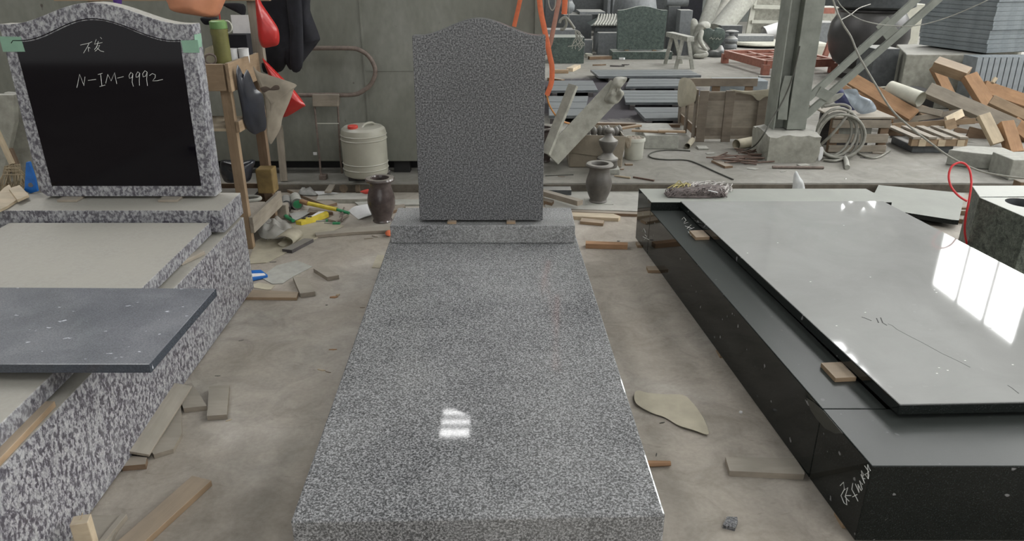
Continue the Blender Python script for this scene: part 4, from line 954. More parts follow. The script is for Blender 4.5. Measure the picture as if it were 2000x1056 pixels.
# orange slings and cords hanging at the end of the partition
def strap(name, pts, Y, w, mat, label, cat='strap', th=.003, parent=None):
    P = curve([D(x, y, Y + (q[0] if q else 0)) for x, y, *q in pts], 5); mb = MB()
    mb.tube(P, w / 2, 8, flat=(.16, 1)); o = mb.build(name, mat, parent, True)
    return tag(o, label, cat) if label else o
strap('lifting_sling', [(1020, -190), (1050, -25), (1056, 20), (1064, 60), (1069, 85), (1074, 110), (1078, 130), (1077, 160), (1068, 186)], 4.95, .034, 'orange_strap', 'orange sling hanging beside the right edge of the plain headstone', 'sling')
strap('lifting_sling', [(1120, -190), (1096, -25), (1088, 20), (1081, 55), (1076, 80), (1072, 92)], 5.02, .030, 'faded_strap', 'faded sling slanting down to meet the orange one', 'sling')
strap('lifting_sling', [(1106, -190), (1104, -25), (1103, 10), (1102, 28)], 5.10, .036, 'orange_strap', 'short bright orange sling end right of the faded sling', 'sling')
strap('lifting_sling', [(1026, -190), (1018, -25), (1014, 8), (1009, 30), (1004, 52)], 5.30, .030, 'orange_strap', 'orange sling behind the crest of the plain headstone', 'sling')
tag(MB().tube(curve([D(x, y, 5.2) for x, y in ((1070, -20), (1072, 8), (1078, 20), (1084, 10), (1086, -20))], 6), .005, 6).build('rope', 'pale_stone', None, True), 'pale rope loop between the two long slings', 'rope')
tag(MB().tube(curve([D(x, y, Y) for x, y, Y in ((1068, 186, 5.0), (1073, 205, 5.2), (1085, 225, 5.4), (1097, 236, 5.5), (1112, 241, 5.6))], 6), .0065, 6).build('orange_rope', 'orange_cord', None, True), 'thin orange cord curling from the sling to the leaning slabs', 'cord')
mb = MB(); mb.tube([D(1111, 40, 6.6), D(1111, -90, 6.6)], .004, 6); mb.tube(curve([D(x, y, 6.6) for x, y in ((1094, 57), (1100, 57), (1106, 48), (1104, 36), (1096, 38), (1093, 45), (1096, 38), (1104, 34), (1111, 40), (1122, 56))], 6), .012, 8)
e = mb.build('steel_hook', 'cable_grey', None, True); tag(e, 'grey curled hook bar with a frayed rope end', 'hook')
mb = MB(); random.seed(5)
for i in range(9):
    x0_ = 1123; mb.tube(curve([D(x0_, 58, 6.6), D(x0_ + random.uniform(2, 16), 68 + random.uniform(-3, 6), 6.6), D(x0_ + random.uniform(-6, 20), 84 + random.uniform(-5, 6), 6.6), D(x0_ + random.uniform(-14, 14), 96 + random.uniform(-8, 4), 6.6)], 4), .004, 5)
mb.build('frayed_rope', 'pale_stone', e)
# slabs leaning at the end of the partition
plank('leaning_slab', D(1076, 308, 5.36), D(1206, 170, 5.56),   .145, .035, 'concrete', 'broad grey slab leaning right, a crumpled cloth over its top', 'slab', n=(0, -1, .2))
soft('crumpled_cloth', [(1190, 176), (1196, 158), (1204, 150), (1224, 151), (1222, 160), (1212, 172), (1219, 182), (1208, 200), (1196, 203), (1180, 196)], 5.50, .035, 'concrete', 'crumpled dusty cloth over the top of the broad leaning slab', 'cloth', .045, 20, 7, 1)
plank('leaning_slab', D(1066, 300, 5.28), D(1120, 166, 5.42), .075, .028, 'concrete', 'narrow slab leaning left of the broad one', 'slab', n=(-.9, -1, .3))
# box of finials
Yb = wz(1160, 327).y
e = empty('cardboard_box', (D(1165, 300, Yb).x, Yb, RF), 'sagging dusty cardboard box full of small stone finials', 'box')
x0_, x1_ = D(1111, 310, Yb).x, D(1216, 310, Yb).x
MB().box((x0_, Yb, RF), (x1_, Yb + .34, RF + .13), None, .01).build('lower_box', 'cardboard', e)
mb = MB(); zt2 = D(1160, 262, Yb - .01).z
mb.prism([(x0_ + .01, Yb - .012, zt2), (x1_ + .015, Yb - .02, zt2 - .015), (x1_ - .005, Yb - .012, RF + .07), (x0_ + .005, Yb - .01, RF + .12)], (0, .006, 0), .001)
mb.box((x0_ + .01, Yb + .33, RF + .13), (x1_, Yb + .338, zt2), None, .001); mb.box((x0_, Yb, RF + .13), (x0_ + .008, Yb + .33, zt2 - .01)); mb.box((x1_ - .008, Yb, RF + .13), (x1_, Yb + .33, zt2 - .01))
mb.build('side_panel', 'cardboard', e); ff = MB().box((x0_ + .012, Yb + .006, RF + .132), (x1_ - .012, Yb + .325, zt2 - .051)).build('filling', 'concrete', e)
fin = [(0, 0), (.012, 0), (.02, .01), (.026, .028), (.026, .04), (.018, .055), (.008, .066), (0, .07)]
prev_ = None
for i, (px, py, w_) in enumerate(((1147, 252, 'far left'), (1160, 252, 'second from left'), (1181, 254, 'middle front'), (1187, 243, 'topmost'), (1195, 248, 'upper right'), (1203, 257, 'right front'), (1172, 250, 'half sunk'), (1209, 258, 'far right'))):
    p = D(px, py, Yb + .10 + .028 * (i % 4)); zb_ = zt2 - .05
    if i == 0: o = MB().lathe([(r * 1.05, h_ * 1.2) for r, h_ in fin], (0, 0, 0), 20).build('stone_finial', 'vase_dusty', None, 50); prev_ = o
    else: o = prev_.copy(); COL.objects.link(o)
    o.location = (p.x, p.y, zb_); tag(o, 'small rounded stone finial in the cardboard box, the %s one' % w_, 'finial', 'stone finials in the cardboard box')
# white bucket
c = wz(1240, 314); e = empty('plaster_bucket', (c.x, c.y + .085, RF), 'dirty white bucket filled with brown scraps, right of the cardboard box', 'bucket')
hb = D(1240, 268, c.y + .08).z - RF
MB().lathe([(0, 0), (.070, 0), (.074, .005), (.082, hb - .03), (.088, hb - .028), (.088, hb - .01), (.083, hb), (.079, hb), (.078, hb - .03), (0, hb - .035)], (c.x, c.y + .085, RF), 40).build('bucket_body', 'white_plastic', e, 40)
MB().puff([Vector((c.x + .075 * math.cos(a), c.y + .085 + .075 * math.sin(a), RF + hb - .02)) for a in [2 * math.pi * k / 10 for k in range(10)]], (0, 0, 1), .02, 5, .02, 40, .2).build('scraps', 'wood_brown', e, 60)
p = D(1228, 270, c.y); MB().puff([D(x, y, c.y - .005) for x, y in ((1222, 268), (1232, 266), (1232, 285), (1225, 290), (1221, 280))], (0, -1, 0), .012, 4, .006, 40).build('torn_paper', 'cardboard', e)
tag(MB().box((-.03, -.02, 0), (.03, .02, .012), None, .002).build('brick_chip', 'wood_brown'), 'small brown chip in front of the white bucket', 'chip'); bpy.context.scene.collection.objects[-1].location = wz(1228, 322)
# block with laths beside the crate
fbox('stone_block', 1259, 264, 1326, 291, .52, 'pale_stone', 'long pale stone block between the bucket and the wooden crate', 'block')
zb_ = D(1290, 264, wz(1290, 291).y).z + .001
for a, b, w_, lab in (((1234, 253), (1300, 256), .04, 'left lath lying on the pale stone block'), ((1285, 258), (1338, 259), .045, 'right lath lying on the pale stone block'), ((1205, 250), (1250, 243), .05, 'lath resting behind the bucket on the stone block')):
    lying('wooden_lath', a, b, w_, .016, 'wood_tan', lab, z=zb_ if 'behind' not in lab else zb_ - .0, cat='lath')
    if 'right' in lab: bpy.context.scene.collection.objects[-1].location.z += .017
lying('long_timber', (1160, 239), (1328, 242), .06, .03, 'wood_brown', 'long timber lying between the stone block and the slate strips', z=RF, cat='timber')
# wooden crate with torn liner
Yc = wz(1420, 277).y; xL = D(1360, 260, Yc).x; xR = D(1520, 260, Yc).x; zT = D(1420, 177, Yc).z; Yk = Yc + .75
e = empty('wooden_crate', ((xL + xR) / 2, Yc, RF), 'open slatted crate with a torn pale liner, left of the steel column', 'crate')
def cb(nm, lo, hi, mat='wood_brown'): return MB().box(lo, hi, None, .003).build(nm, mat, e)
fpn = cb('front_panel', (xL + .02, Yc + .02, RF + .02), (xR, Yc + .032, zT - .01), 'wood_dusty')
for px in ((1363, 1380), (1413, 1431), (1478, 1494)):
    a, b = D(px[0], 230, Yc).x, D(px[1], 230, Yc).x; cb('slat', (a, Yc - .002, RF), (b, Yc + .018, zT), 'crate_wood')
z1_, z2_ = D(1420, 266, Yc).z, D(1420, 250, Yc).z; cb('rail', (xL + .01, Yc + .019, z1_), (xR, Yc + .035, z2_), 'crate_wood'); cb('rail', (xL + .01, Yc + .019, zT - .09), (xR, Yc + .035, zT - .02), 'crate_wood')
cb('rail', (xL, Yk - .02, zT - .075), (xR, Yk, zT - .0), 'crate_wood'); cb('back_panel', (xL, Yk - .04, RF), (xR, Yk - .022, zT - .16), 'wood_dusty')
for x in (xL + .3, xL + .62): cb('slat', (x, Yk, RF), (x + .08, Yk + .016, zT - .03))
for y in (Yc + .04, Yc + .36, Yk - .1): cb('side_slat', (xL - .018, y, RF), (xL, y + .07, zT), 'crate_wood')
cb('side_rail', (xL, Yc + .04, RF + .04), (xL + .016, Yk - .04, RF + .12))
lin = MB().puff([D(x, y, Yc - .012) for x, y in ((1424, 174), (1450, 177), (1480, 176), (1515, 174), (1517, 188), (1495, 189), (1484, 196), (1478, 195), (1468, 186), (1450, 182))], (0, -1, 0), .006, 5, .004, 20, .5).build('torn_liner', 'paper_beige', fpn, True)
P = [(xL - .03, Yc + .10, zT - .12), (xL - .028, Yc + .02, zT - .06), (xL - .028, Yc + .05, zT + .02), (xL - .02, Yc + .35, zT + .05), (xL - .024, Yk, zT - .02), (xL - .03, Yk - .08, RF + .2)]
MB().puff(P, (-1, 0, .15), .02, 6, .012, 12, .5).build('liner_fold', 'paper_beige', e, True)
fbox('slate_pack', 1400, 158, 1500, 172, .25, 'slate_stack', 'pale stone pieces seen through the back of the crate', 'stone', z0=RF, Y=Yk + .25)
# concrete footing, column and brace
Yg = wz(1550, 318).y; xa, xb = D(1501, 290, Yg).x, D(1601, 290, Yg).x; zt3 = D(1550, 265, Yg).z
mb = MB(); t = bmesh.new(); bmesh.ops.create_cube(t, size=1); bmesh.ops.subdivide_edges(t, edges=t.edges, cuts=7, use_grid_fill=True)
for v in t.verts:
    p = Vector((xa + (xb - xa) * (v.co.x + .5), Yg + .44 * (v.co.y + .5), RF + (zt3 - RF) * (v.co.z + .5))); k = noise.noise(p * 9)
    low = max(0, 1 - (p.z - RF) / .12); p += Vector((v.co.x, v.co.y, 0)) * (.03 * k - .05 * low * max(0, noise.noise(p * 14)) + .03 * (1 - low) * 0); 
    if v.co.z > .4: p.z += .02 * k - .012 * (abs(v.co.x) + abs(v.co.y) > .85)
    v.co = p
mb.merge(t); o = mb.build('column_footing', 'concrete', None, 40); tag(o, 'rough crumbling concrete footing of the steel column', 'footing')
Ycol = Yg + .17; xc0 = D(1512, 236, Ycol).x; xc1 = D(1576, 236, Ycol).x
e = empty('steel_column', ((xc0 + xc1) / 2, Ycol, zt3 + .012), 'grey painted steel column standing on the concrete footing', 'column')
MB().box((xc0, Ycol, zt3 + .012), (xc0 + .012, Ycol + .22, 4), None, .002).build('left_flange', 'steel_paint', e)
MB().box((xc0 + .0125, Ycol + .09, zt3 + .012), (xc0 + .11, Ycol + .10, 4), None, .002).build('web', 'steel_paint', e)
MB().box((xc0 + .1105, Ycol - .0, zt3 + .012), (xc1, Ycol + .22, 4), None, .004).build('right_channel', 'steel_paint', e)
MB().prism([D(x, y, Ycol - .008) for x, y in ((1519, 233), (1524, 180), (1533, 148), (1549, 148), (1541, 190), (1537, 234))], (0, .006, 0)).build('splice_plate', 'steel_paint', e)
tag(MB().prism([W(x, y, zt3 + .016) for x, y in ((1517, 243), (1531, 236), (1537, 240), (1524, 247))], (0, 0, -.008)).build('stone_chip', 'dark_stone'), 'loose dark chip on the concrete footing', 'chip')
e2 = empty('diagonal_brace', D(1590, 190, Ycol + .06), 'twin-bar steel brace rising right from the column', 'brace')
for (a, b) in (((1578, 192), (1812, -22)), ((1572, 226), (1856, -22))):
    plank('brace_bar', D(*a, Ycol + .06), D(*b, Ycol + .16), .055, .03, 'steel_paint', n=(0, -1, 0), parent=e2)
plank('batten_plate', D(1722, 42, Ycol + .12), D(1750, 78, Ycol + .12), .11, .008, 'steel_paint', n=(0, -1, 0), parent=e2)
plank('batten_plate', D(1598, 178, Ycol + .05), D(1622, 190, Ycol + .05), .08, .008, 'steel_paint', n=(0, -1, 0), parent=e2)
# cables
def cable(name, pts, r, mat, label, cat='cable', k=6):
    return tag(MB().tube(curve([D(x, y, Y) for x, y, Y in pts], k), r, 7).build(name, mat, None, True), label, cat)
cable('dark_cable', [(1562, 90, Ycol - .03), (1548, 150, Ycol - .03), (1530, 195, Ycol - .04), (1508, 232, Ycol - .1), (1490, 265, Yg - .05), (1470, 287, 5.95), (1440, 297, 6.15), (1400, 296, 6.2), (1345, 294, 6.23)], .006, 'dark_cable', 'dark cable running down the steel column to the floor')
P = curve([wz(x, y) + Vector((0, 0, .006)) for x, y in ((1348, 296), (1310, 294), (1280, 297), (1267, 304), (1275, 310), (1300, 313), (1340, 314), (1365, 322), (1400, 338), (1432, 352))], 6)
tag(MB().tube(P, .0055, 6).build('floor_cable', 'dark_cable', None, True), 'thin cable looping over the step floor in front of the crate', 'cable')
cable('hanging_cable', [(1620, -30, 5.55), (1630, 10, 5.5), (1645, 45, 5.4), (1662, 72, 5.35), (1678, 110, 5.3), (1712, 168, 5.2), (1742, 215, 5.15), (1780, 250, 5.1), (1815, 277, 5.05), (1855, 306, 5.0), (1910, 332, 4.95), (1960, 343, 4.9), (2040, 352, 4.85)], .0068, 'cable_grey', 'grey cable sagging from the column top to the right edge', k=5)
cable('hanging_wire', [(1625, -30, 5.5), (1640, 8, 5.5), (1670, 33, 5.45), (1700, 44, 5.4), (1740, 50, 5.4), (1790, 50, 5.35), (1850, 34, 5.3), (1925, 2, 5.2), (1960, -20, 5.2)], .0034, 'pale_stone', 'thin pale wire hanging in a shallow curve across the brace', 'wire', 5)
cable('hanging_wire', [(1642, 39, 5.42), (1662, 28, 5.7), (1678, 16, 6.2), (1700, 8, 7)], .0034, 'pale_stone', 'short pale wire branching off towards the dark urn', 'wire')
# second crate, coil of hose, sheets
Y2 = wz(1700, 299).y; e = empty('pallet_box', (D(1700, 260, Y2).x, Y2, RF), 'low slatted wooden box behind the coiled hose', 'box')
xa, xb = D(1622, 270, Y2).x, D(1735, 270, Y2).x
for y0_, y1_ in ((234, 250), (262, 279), (284, 297)):
    MB().box((xa, Y2, D(1700, y1_, Y2).z), (xb, Y2 + .018, D(1700, y0_, Y2).z), None, .003).build('slat', 'wood_dusty', e)
zt4 = D(1700, 232, Y2).z
MB().box((xa, Y2 + .02, RF), (xa + .07, Y2 + .06, zt4), None, .003).build('post', 'wood_brown', e); MB().box((xb - .07, Y2 + .02, RF), (xb, Y2 + .06, zt4), None, .003).build('post', 'wood_brown', e)
MB().box((xa, Y2 - .01, zt4 + .001), (xb + .02, Y2 + .55, zt4 + .016), None, .003).build('top_board', 'wood_dusty', e); MB().box((xa + .02, Y2 + .3, RF), (xb - .02, Y2 + .34, zt4)).build('back_panel', 'wood_dark', e)
MB().box((xa + .03, Y2 + .065, RF + .08), (xb - .12, Y2 + .1, zt4 - .06)).build('inner_panel', 'pale_stone', e)
zs4 = zt4 + .018
e = empty('hose_coil', (D(1640, 290, Y2 - .16).x, Y2 - .16, RF), 'coil of thick grey hose leaning on the low slatted box', 'hose')
mb = MB(); 
for cx_, cy_, rx, ry, dy, tl in ((1634, 258, 38, 48, .02, .3), (1640, 262, 44, 50, .0, -.1), (1636, 266, 40, 46, .04, .15), (1642, 266, 48, 42, -.03, -.25), (1630, 264, 30, 44, .06, .5)):
    pts = []
    for k in range(28):
        a = 2 * math.pi * k / 28; u, v_ = rx * math.cos(a), ry * math.sin(a); x = cx_ + u * math.cos(tl) - v_ * math.sin(tl); y = min(cy_ + u * math.sin(tl) + v_ * math.cos(tl), 312)
        Yq = Y2 - .13 + dy * .6 - .09 * max(0, (y - 250) / 60); p = D(x, y, Yq); p.z = max(p.z, RF + .013); pts.append(p)
    mb.tube(pts, .0115, 8, closed=True)
mb.build('coiled_turns', 'cable_grey', e, True)
cc = [(1604, 282, -.1), (1625, 262, -.14), (1645, 238, -.15), (1660, 215, -.12), (1655, 207, -.1), (1640, 204, -.08), (1610, 208, -.06)]
MB().tube(curve([D(x, y, Y2 + q) for x, y, q in cc], 6), .0115, 8).build('loose_turn', 'cable_grey', e, True)
MB().tube(curve([wz(x, y) + Vector((0, 0, .012)) for x, y in ((1608, 315), (1630, 317), (1650, 312))], 6), .0115, 8).build('hose_end', 'cable_grey', e, True)
tag(MB().tube([wz(1648, 306) + Vector((0, 0, .02)), wz(1652, 320) + Vector((0, 0, .02)), wz(1654, 331) + Vector((0, 0, .018))], [.011, .019, .019], 14).build('hose_fitting', 'pale_stone', None, 40), 'pale ribbed fitting lying below the hose coil', 'fitting')
tag(MB().tube(curve([wz(x, y) + Vector((0, 0, .01)) for x, y in ((1670, 292), (1680, 304), (1697, 310), (1715, 309), (1738, 296))], 6), .008, 7).build('rubber_hose', 'cable_grey', None, True), 'short thin hose curving over the floor right of the coil', 'hose')
soft('plastic_sheet', [(1648, 176), (1672, 174), (1680, 186), (1702, 196), (1712, 214), (1700, 220), (1680, 222), (1664, 208), (1655, 192)], Y2 + .12, .012, 'grey_sheet', 'blue-grey plastic sheet heaped on the low slatted box', 'sheet', .03, 12, 3, 1)
soft('plastic_sheet', [(1630, 170), (1650, 176), (1660, 192), (1672, 214), (1650, 212), (1630, 200), (1618, 186)], Y2 + .26, .012, 'navy_sheet', 'dark navy sheet behind the blue-grey plastic', 'sheet', .03, 12, 5, 1)
soft('paper_sheet', [(1606, 198), (1630, 184), (1648, 182), (1640, 192), (1620, 204), (1604, 212)], Y2 + .1, .012, 'pale_stone', 'pale folded paper between the column and the navy sheet', 'paper', .01, 18, 5, 1)
# rebar pile
random.seed(21)
rb = None
for i in range(26):
    cx_, cy_ = random.uniform(1405, 1485), random.uniform(297, 322); L_ = random.uniform(.12, .30); a = random.choice([random.uniform(-.5, .35), random.uniform(-.9, .9)]); rr = .006
    c_ = wz(cx_, cy_); 
    if rb is None:
        mb = MB(); mb.tube([(-.5, 0, 0), (.5, 0, 0)], .5, 8)
        mm = mb.build('rebar_stub', 'rusted_rebar', None, 40); rb = mm; o = mm
    else: o = rb.copy(); COL.objects.link(o)
    lv = i % 3
    o.location = (c_.x, c_.y, RF + .007 + .0125 * lv + .004); o.rotation_euler = (0, math.radians(random.uniform(-2, 2)), a); o.scale = (L_, .0125, .0125)
    tag(o, 'rusty rebar stub in the heap before the concrete footing', 'rebar', 'rusty rebar stubs by the footing')
lying('wooden_offcut', (1397, 312), (1424, 324), .07, .018, 'wood_brown', 'brown offcut at the left edge of the rebar heap', z=RF, cat='offcut')
tag(MB().tube([wz(1508, 329) + Vector((0, 0, .012)), wz(1608, 330) + Vector((0, 0, .012))], .0115, 12).build('steel_rod', 'rusty_steel'), 'thick rusty rod lying in front of the concrete footing', 'rod')
lying('drill_rod', (1237, 344), (1278, 351), .014, .012, 'rusted_rebar', 'dark twisted drill rod lying on the step edge', z=RF, cat='rod')
tag(MB().tube([wz(1200, 345) + Vector((0, 0, .008)), wz(1231, 349) + Vector((0, 0, .008))], [.006, .008], 8).build('pale_stick', 'wood_pale'), 'short pale stick on the step right of the baluster', 'stick')
tag(MB().tube([wz(1065, 344) + Vector((0, 0, .004)), wz(1120, 342) + Vector((0, 0, .004))], .003, 6).build('thin_wire', 'dark_cable'), 'thin dark wire on the step beside the headstone', 'wire')
def tube2(name, a, b, r, mat, label, cat):
    mb = MB(); a, b = Vector(a), Vector(b); d = (b - a).normalized()
    mb.tube([a, b], r, 20, cap=False); mb.tube([b, a], r * .88, 20, cap=False); return tag(mb.build(name, mat, None, True), label, cat)
tube2('card_tube', wz(1437, 292) + Vector((0, 0, .044)), wz(1478, 286) + Vector((0, .03, .044)), .043, 'paper_beige', 'open cardboard tube lying before the crate', 'tube')
tube2('card_tube', wz(1342, 291) + Vector((0, 0, .026)), wz(1352, 279) + Vector((0, 0, .026)), .024, 'paper_beige', 'small pale tube lying by the stone block', 'tube')
lying('flat_stone', (1362, 287), (1382, 287), .10, .014, 'pale_stone', 'flat pale stone on the floor before the crate', z=RF, cat='stone')
lying('flat_stone', (1560, 322), (1578, 320), .05, .008, 'pale_stone', 'thin pale flake at the foot of the footing', z=RF, cat='stone')
soft('white_paper', [(1600, 290), (1608, 288), (1606, 308), (1598, 313)], Yg + .02, .004, 'paper_white', 'scrap of white paper behind the concrete footing', 'paper', .004, 30)

# timber heap
def beam(p0, y0_, p1, y1_, w, t, mat, lab, n=(0, -1, .35), cat='beam', name='timber_beam'):
    return plank(name, D(*p0, y0_), D(*p1, y1_), w, t, mat, lab, cat, n=n, bev=.003)
beam((1655, 150), 7.3, (1785, 226), 6.75, .125, .04, 'wood_orange', 'wide reddish board sloping down right from behind the brace')
beam((1640, 172), 7.45, (1760, 238), 6.95, .10, .035, 'wood_orange', 'second reddish board just under the wide one')
beam((1826, 124), 7.55, (1890, 146), 7.35, .14, .10, 'wood_tan', 'thick chewed end beam at the top of the timber heap', n=(0, -.5, 1))
beam((1892, 148), 7.3, (1985, 296), 6.75, .13, .08, 'wood_orange', 'thick orange beam falling right from the top of the heap')
beam((1826, 130), 7.78, (1874, 226), 7.45, .10, .06, 'wood_orange', 'orange beam leg under the chewed top beam')
beam((1812, 176), 7.0, (1985, 250), 6.5, .12, .10, 'wood_dusty', 'long grey weathered beam lying across the heap')
beam((1918, 170), 7.48, (2035, 210), 7.42, .12, .09, 'wood_orange', 'orange beam end at the right edge, above the others')
beam((1935, 195), 6.85, (2040, 245), 6.6, .09, .06, 'wood_tan', 'tan board at the right edge below the orange beam end')
beam((1920, 224), 6.38, (1948, 280), 6.22, .10, .05, 'wood_pale', 'short yellowish board standing against the grey beam')
beam((1962, 240), 6.34, (1982, 300), 6.15, .11, .09, 'wood_orange', 'stout orange post standing at the right end of the heap')
beam((1975, 240), 6.6, (2040, 290), 6.4, .12, .08, 'wood_orange', 'orange beam at the right edge behind the stout post')
beam((1945, 152), 7.1, (1938, 162), 7.08, .03, .03, 'wood_pale', 'small pale peg sticking up among the orange beams', cat='peg', name='wooden_peg')
beam((1742, 246), 6.7, (1905, 236), 6.5, .05, .025, 'wood_tan', 'long thin lath, lowest of the pair across the heap', cat='lath', name='wooden_lath')
beam((1745, 238), 6.85, (1880, 218), 6.7, .05, .025, 'wood_dusty', 'long thin lath above its twin across the heap', cat='lath', name='wooden_lath')
beam((1848, 236), 6.42, (1880, 220), 6.6, .07, .02, 'wood_pale', 'pale offcut lying over the two laths', cat='offcut', name='wooden_offcut')
beam((1845, 246), 6.4, (1866, 240), 6.4, .09, .03, 'wood_tan', 'tan wedge hanging below the laths', cat='wedge', name='wooden_wedge')
beam((1738, 200), 6.98, (1840, 222), 6.72, .06, .02, 'wood_dusty', 'thin weathered lath under the white roll', cat='lath', name='wooden_lath')
beam((1806, 208), 6.9, (1802, 226), 6.85, .07, .03, 'wood_tan', 'small upright tan block under the white roll', cat='block', name='wooden_block')
tube2('white_roll', D(1738, 172, 7.1), D(1798, 194, 6.8), .07, 'yellow_light_stone', 'flattened white roll lying over the timber heap', 'roll')
soft('white_sheet', [(1718, 170), (1745, 168), (1770, 170), (1760, 178), (1735, 176)], 7.15, .02, 'yellow_light_stone', 'loose end of white sheet beside the flattened roll', 'sheet', .01, 20)
Yp = wz(1835, 300).y; e = empty('small_pallet', (D(1835, 280, Yp).x, Yp, RF), 'small wooden pallet on a dark stone under the laths', 'pallet')
tag(MB().box((D(1782, 290, Yp + .03).x, Yp + .03, RF), (D(1862, 290, Yp + .03).x, Yp + .4, D(1820, 284, Yp + .03).z - .002), None, .006).build('dark_block', 'dark_stone'), 'dark stone block carrying the small pallet', 'block')
z0_ = D(1820, 284, Yp + .03).z
xa, xb = D(1782, 270, Yp).x, D(1892, 270, Yp).x
MB().box((xa, Yp, z0_), (xb, Yp + .05, z0_ + .06), None, .003).build('stringer', 'wood_tan', e); MB().box((xa, Yp + .4, z0_), (xb, Yp + .45, z0_ + .06), None, .003).build('stringer', 'wood_brown', e)
for k in range(4): x = xa + (xb - xa) * k / 3.6; MB().box((x, Yp - .01, z0_ + .061), (x + .07, Yp + .46, z0_ + .08), None, .002).build('deck_board', 'wood_dusty', e)
for k in range(3): x = xa + .06 + (xb - xa - .1) * k / 2.3; MB().box((x, Yp - .006, z0_ - .0), (x + .06, Yp - .001, z0_ + .055), None, .001).build('block', 'wood_pale', e)
# dark filling of the heap: timber added for the darkness behind and under
for i, (a, ya, b, yb, w_, m_, lab) in enumerate((((1745, 262), 7.2, (1870, 240), 7.2, .12, 'wood_brown', 'dark brown board deep in the middle of the heap'), ((1860, 262), 6.9, (1960, 285), 6.7, .14, 'wood_brown', 'dark brown board low at the right of the heap'), ((1880, 225), 7.36, (1965, 250), 7.34, .14, 'wood_brown', 'dark brown board behind the grey weathered beam'), ((1880, 285), 6.5, (1950, 296), 6.35, .08, 'wood_dark', 'greyed board lying at the bottom of the heap'), ((1800, 225), 7.38, (1900, 262), 7.3, .12, 'wood_dark', 'greyed board behind the laths'), ((1960, 262), 7.25, (2040, 300), 7.2, .16, 'wood_brown', 'dark brown board at the right edge behind the post'))):
    beam(a, ya, b, yb, w_, .05, m_, lab)
beam((1868, 236), 7.42, (1990, 290), 7.40, .34, .03, 'wood_brown', 'broad dark brown panel inside the right half of the heap', n=(0, -1, .2), cat='panel', name='broad_board')
beam((1886, 268), 6.66, (1950, 284), 6.60, .20, .025, 'wood_brown', 'brown board standing on edge low in the right half of the heap', n=(0, -1, .15), cat='board', name='edge_board')
beam((1888, 296), 6.3, (1955, 300), 6.2, .16, .03, 'wood_brown', 'brown board lying flat at the foot of the heap', n=(0, 0, 1), cat='board', name='flat_board')
beam((1740, 274), 6.66, (1790, 262), 6.62, .14, .02, 'wood_dark', 'dark board low in the gap left of the small pallet', n=(0, -1, .1), cat='board', name='edge_board')
tag(MB().box((D(1738, 270, 7.0).x, 7.45, RF), (D(1862, 270, 7.0).x, 7.8, .36), None, .01).build('dark_gap_box', 'dark_paint'), 'black box added to darken the gap behind the small pallet', 'crate')  # black box added as the darkness between the timbers
o = MB().prism([W(x, y, .19) for x, y in ((1853, 292), (1900, 298), (1978, 305), (1990, 300), (1960, 288), (1890, 284))], (0, 0, -.118), .006).build('stone_kerb', 'pale_stone'); tag(o, 'long pale kerb stone lying in front of the timber heap', 'kerb stone')
fbox('carved_stone', 1974, 312, 2050, 352, .25, 'pale_stone', 'pale carved stone cut off by the right edge, above the olive blocks', 'stone', z0=RF)
fbox('brown_brick', 1992, 356, 2030, 372, .08, 'wood_brown', 'brown brick at the right edge behind the olive blocks', 'brick', z0=0, Y=4.85)

ORD = 'lowest,second,third,fourth,fifth,sixth,seventh,eighth,ninth,tenth,eleventh,twelfth,thirteenth,fourteenth,fifteenth,sixteenth,seventeenth,eighteenth,nineteenth,twentieth,twenty-first,twenty-second'.split(',')
# ------------------------------------------------------------------ slab stacks and the big dark urn
Ys_ = 8.0; cpt = D(1925, 104, Ys_); lf = D(1794, 84, 8.9); rt = cpt + Vector((1.6, .55, 0))
zb0 = cpt.z; c2 = Vector((cpt.x, cpt.y)); l2 = Vector((lf.x, lf.y)); r2 = Vector((rt.x, rt.y)); b2 = l2 + (r2 - c2)
proto = None
for i in range(22):
    if proto is None:
        proto = MB().prism([Vector((p.x - c2.x, p.y - c2.y, .044)) for p in (c2, l2, b2, r2)], (0, 0, -.044), .002).build('stone_plate', 'slate_stack'); o = proto
    else: o = proto.copy(); COL.objects.link(o)
    o.location = (c2.x + random.uniform(-.012, .012), c2.y + random.uniform(-.012, .012), zb0 + .046 * i)
    tag(o, 'wide blue-grey plate in the tall upper-right stack, the %s%s' % (ORD[i], ' from the bottom' if i else ''), 'stone plate', 'stacked plates at the upper right')
o = MB().prism([Vector((p.x, p.y, zb0 - .02)) for p in (Vector(D(1772, 100, 8.08).xy), l2 + Vector((-.15, .2)), b2, c2 + Vector((.05, .08)))], (0, 0, RF - zb0 + .02), .01).build('concrete_support', 'concrete'); tag(o, 'broad grey-green concrete support under the plate stack', 'support')
tag(MB().box((c2.x + .3, c2.y + .4, zb0 - .03), (c2.x + .9, c2.y + .5, zb0 - .001)).build('dark_batten', 'dark_paint'), 'dark batten under the right side of the plate stack', 'batten')
pv = None
for i in range(12):
    a = D(1898 + i * 11.5, 196, 7.62); b = D(1916 + i * 11.5, 112, 7.72); a.z = RF
    if pv is None:
        h_ = (b.z - RF); pv = MB().prism([(-.03, 0, 0), (.022, 0, 0), (.022 + (b.x - a.x), .1, h_), (-.03 + (b.x - a.x), .1, h_)], (0, .25, 0), .002).build('stone_plate', 'slate_stack'); o = pv
    else: o = pv.copy(); COL.objects.link(o)
    o.location = a; tag(o, 'plate stood on edge below the tall stack, %s from the left' % (ORD[i] if i else 'first'), 'stone plate', 'plates standing on edge at the right')
c = D(1692, 90, 10.5); Ru = .52
e = empty('stone_urn', (c.x, 10.5, RF), 'huge dark stone urn with a square lid behind the diagonal brace', 'urn')
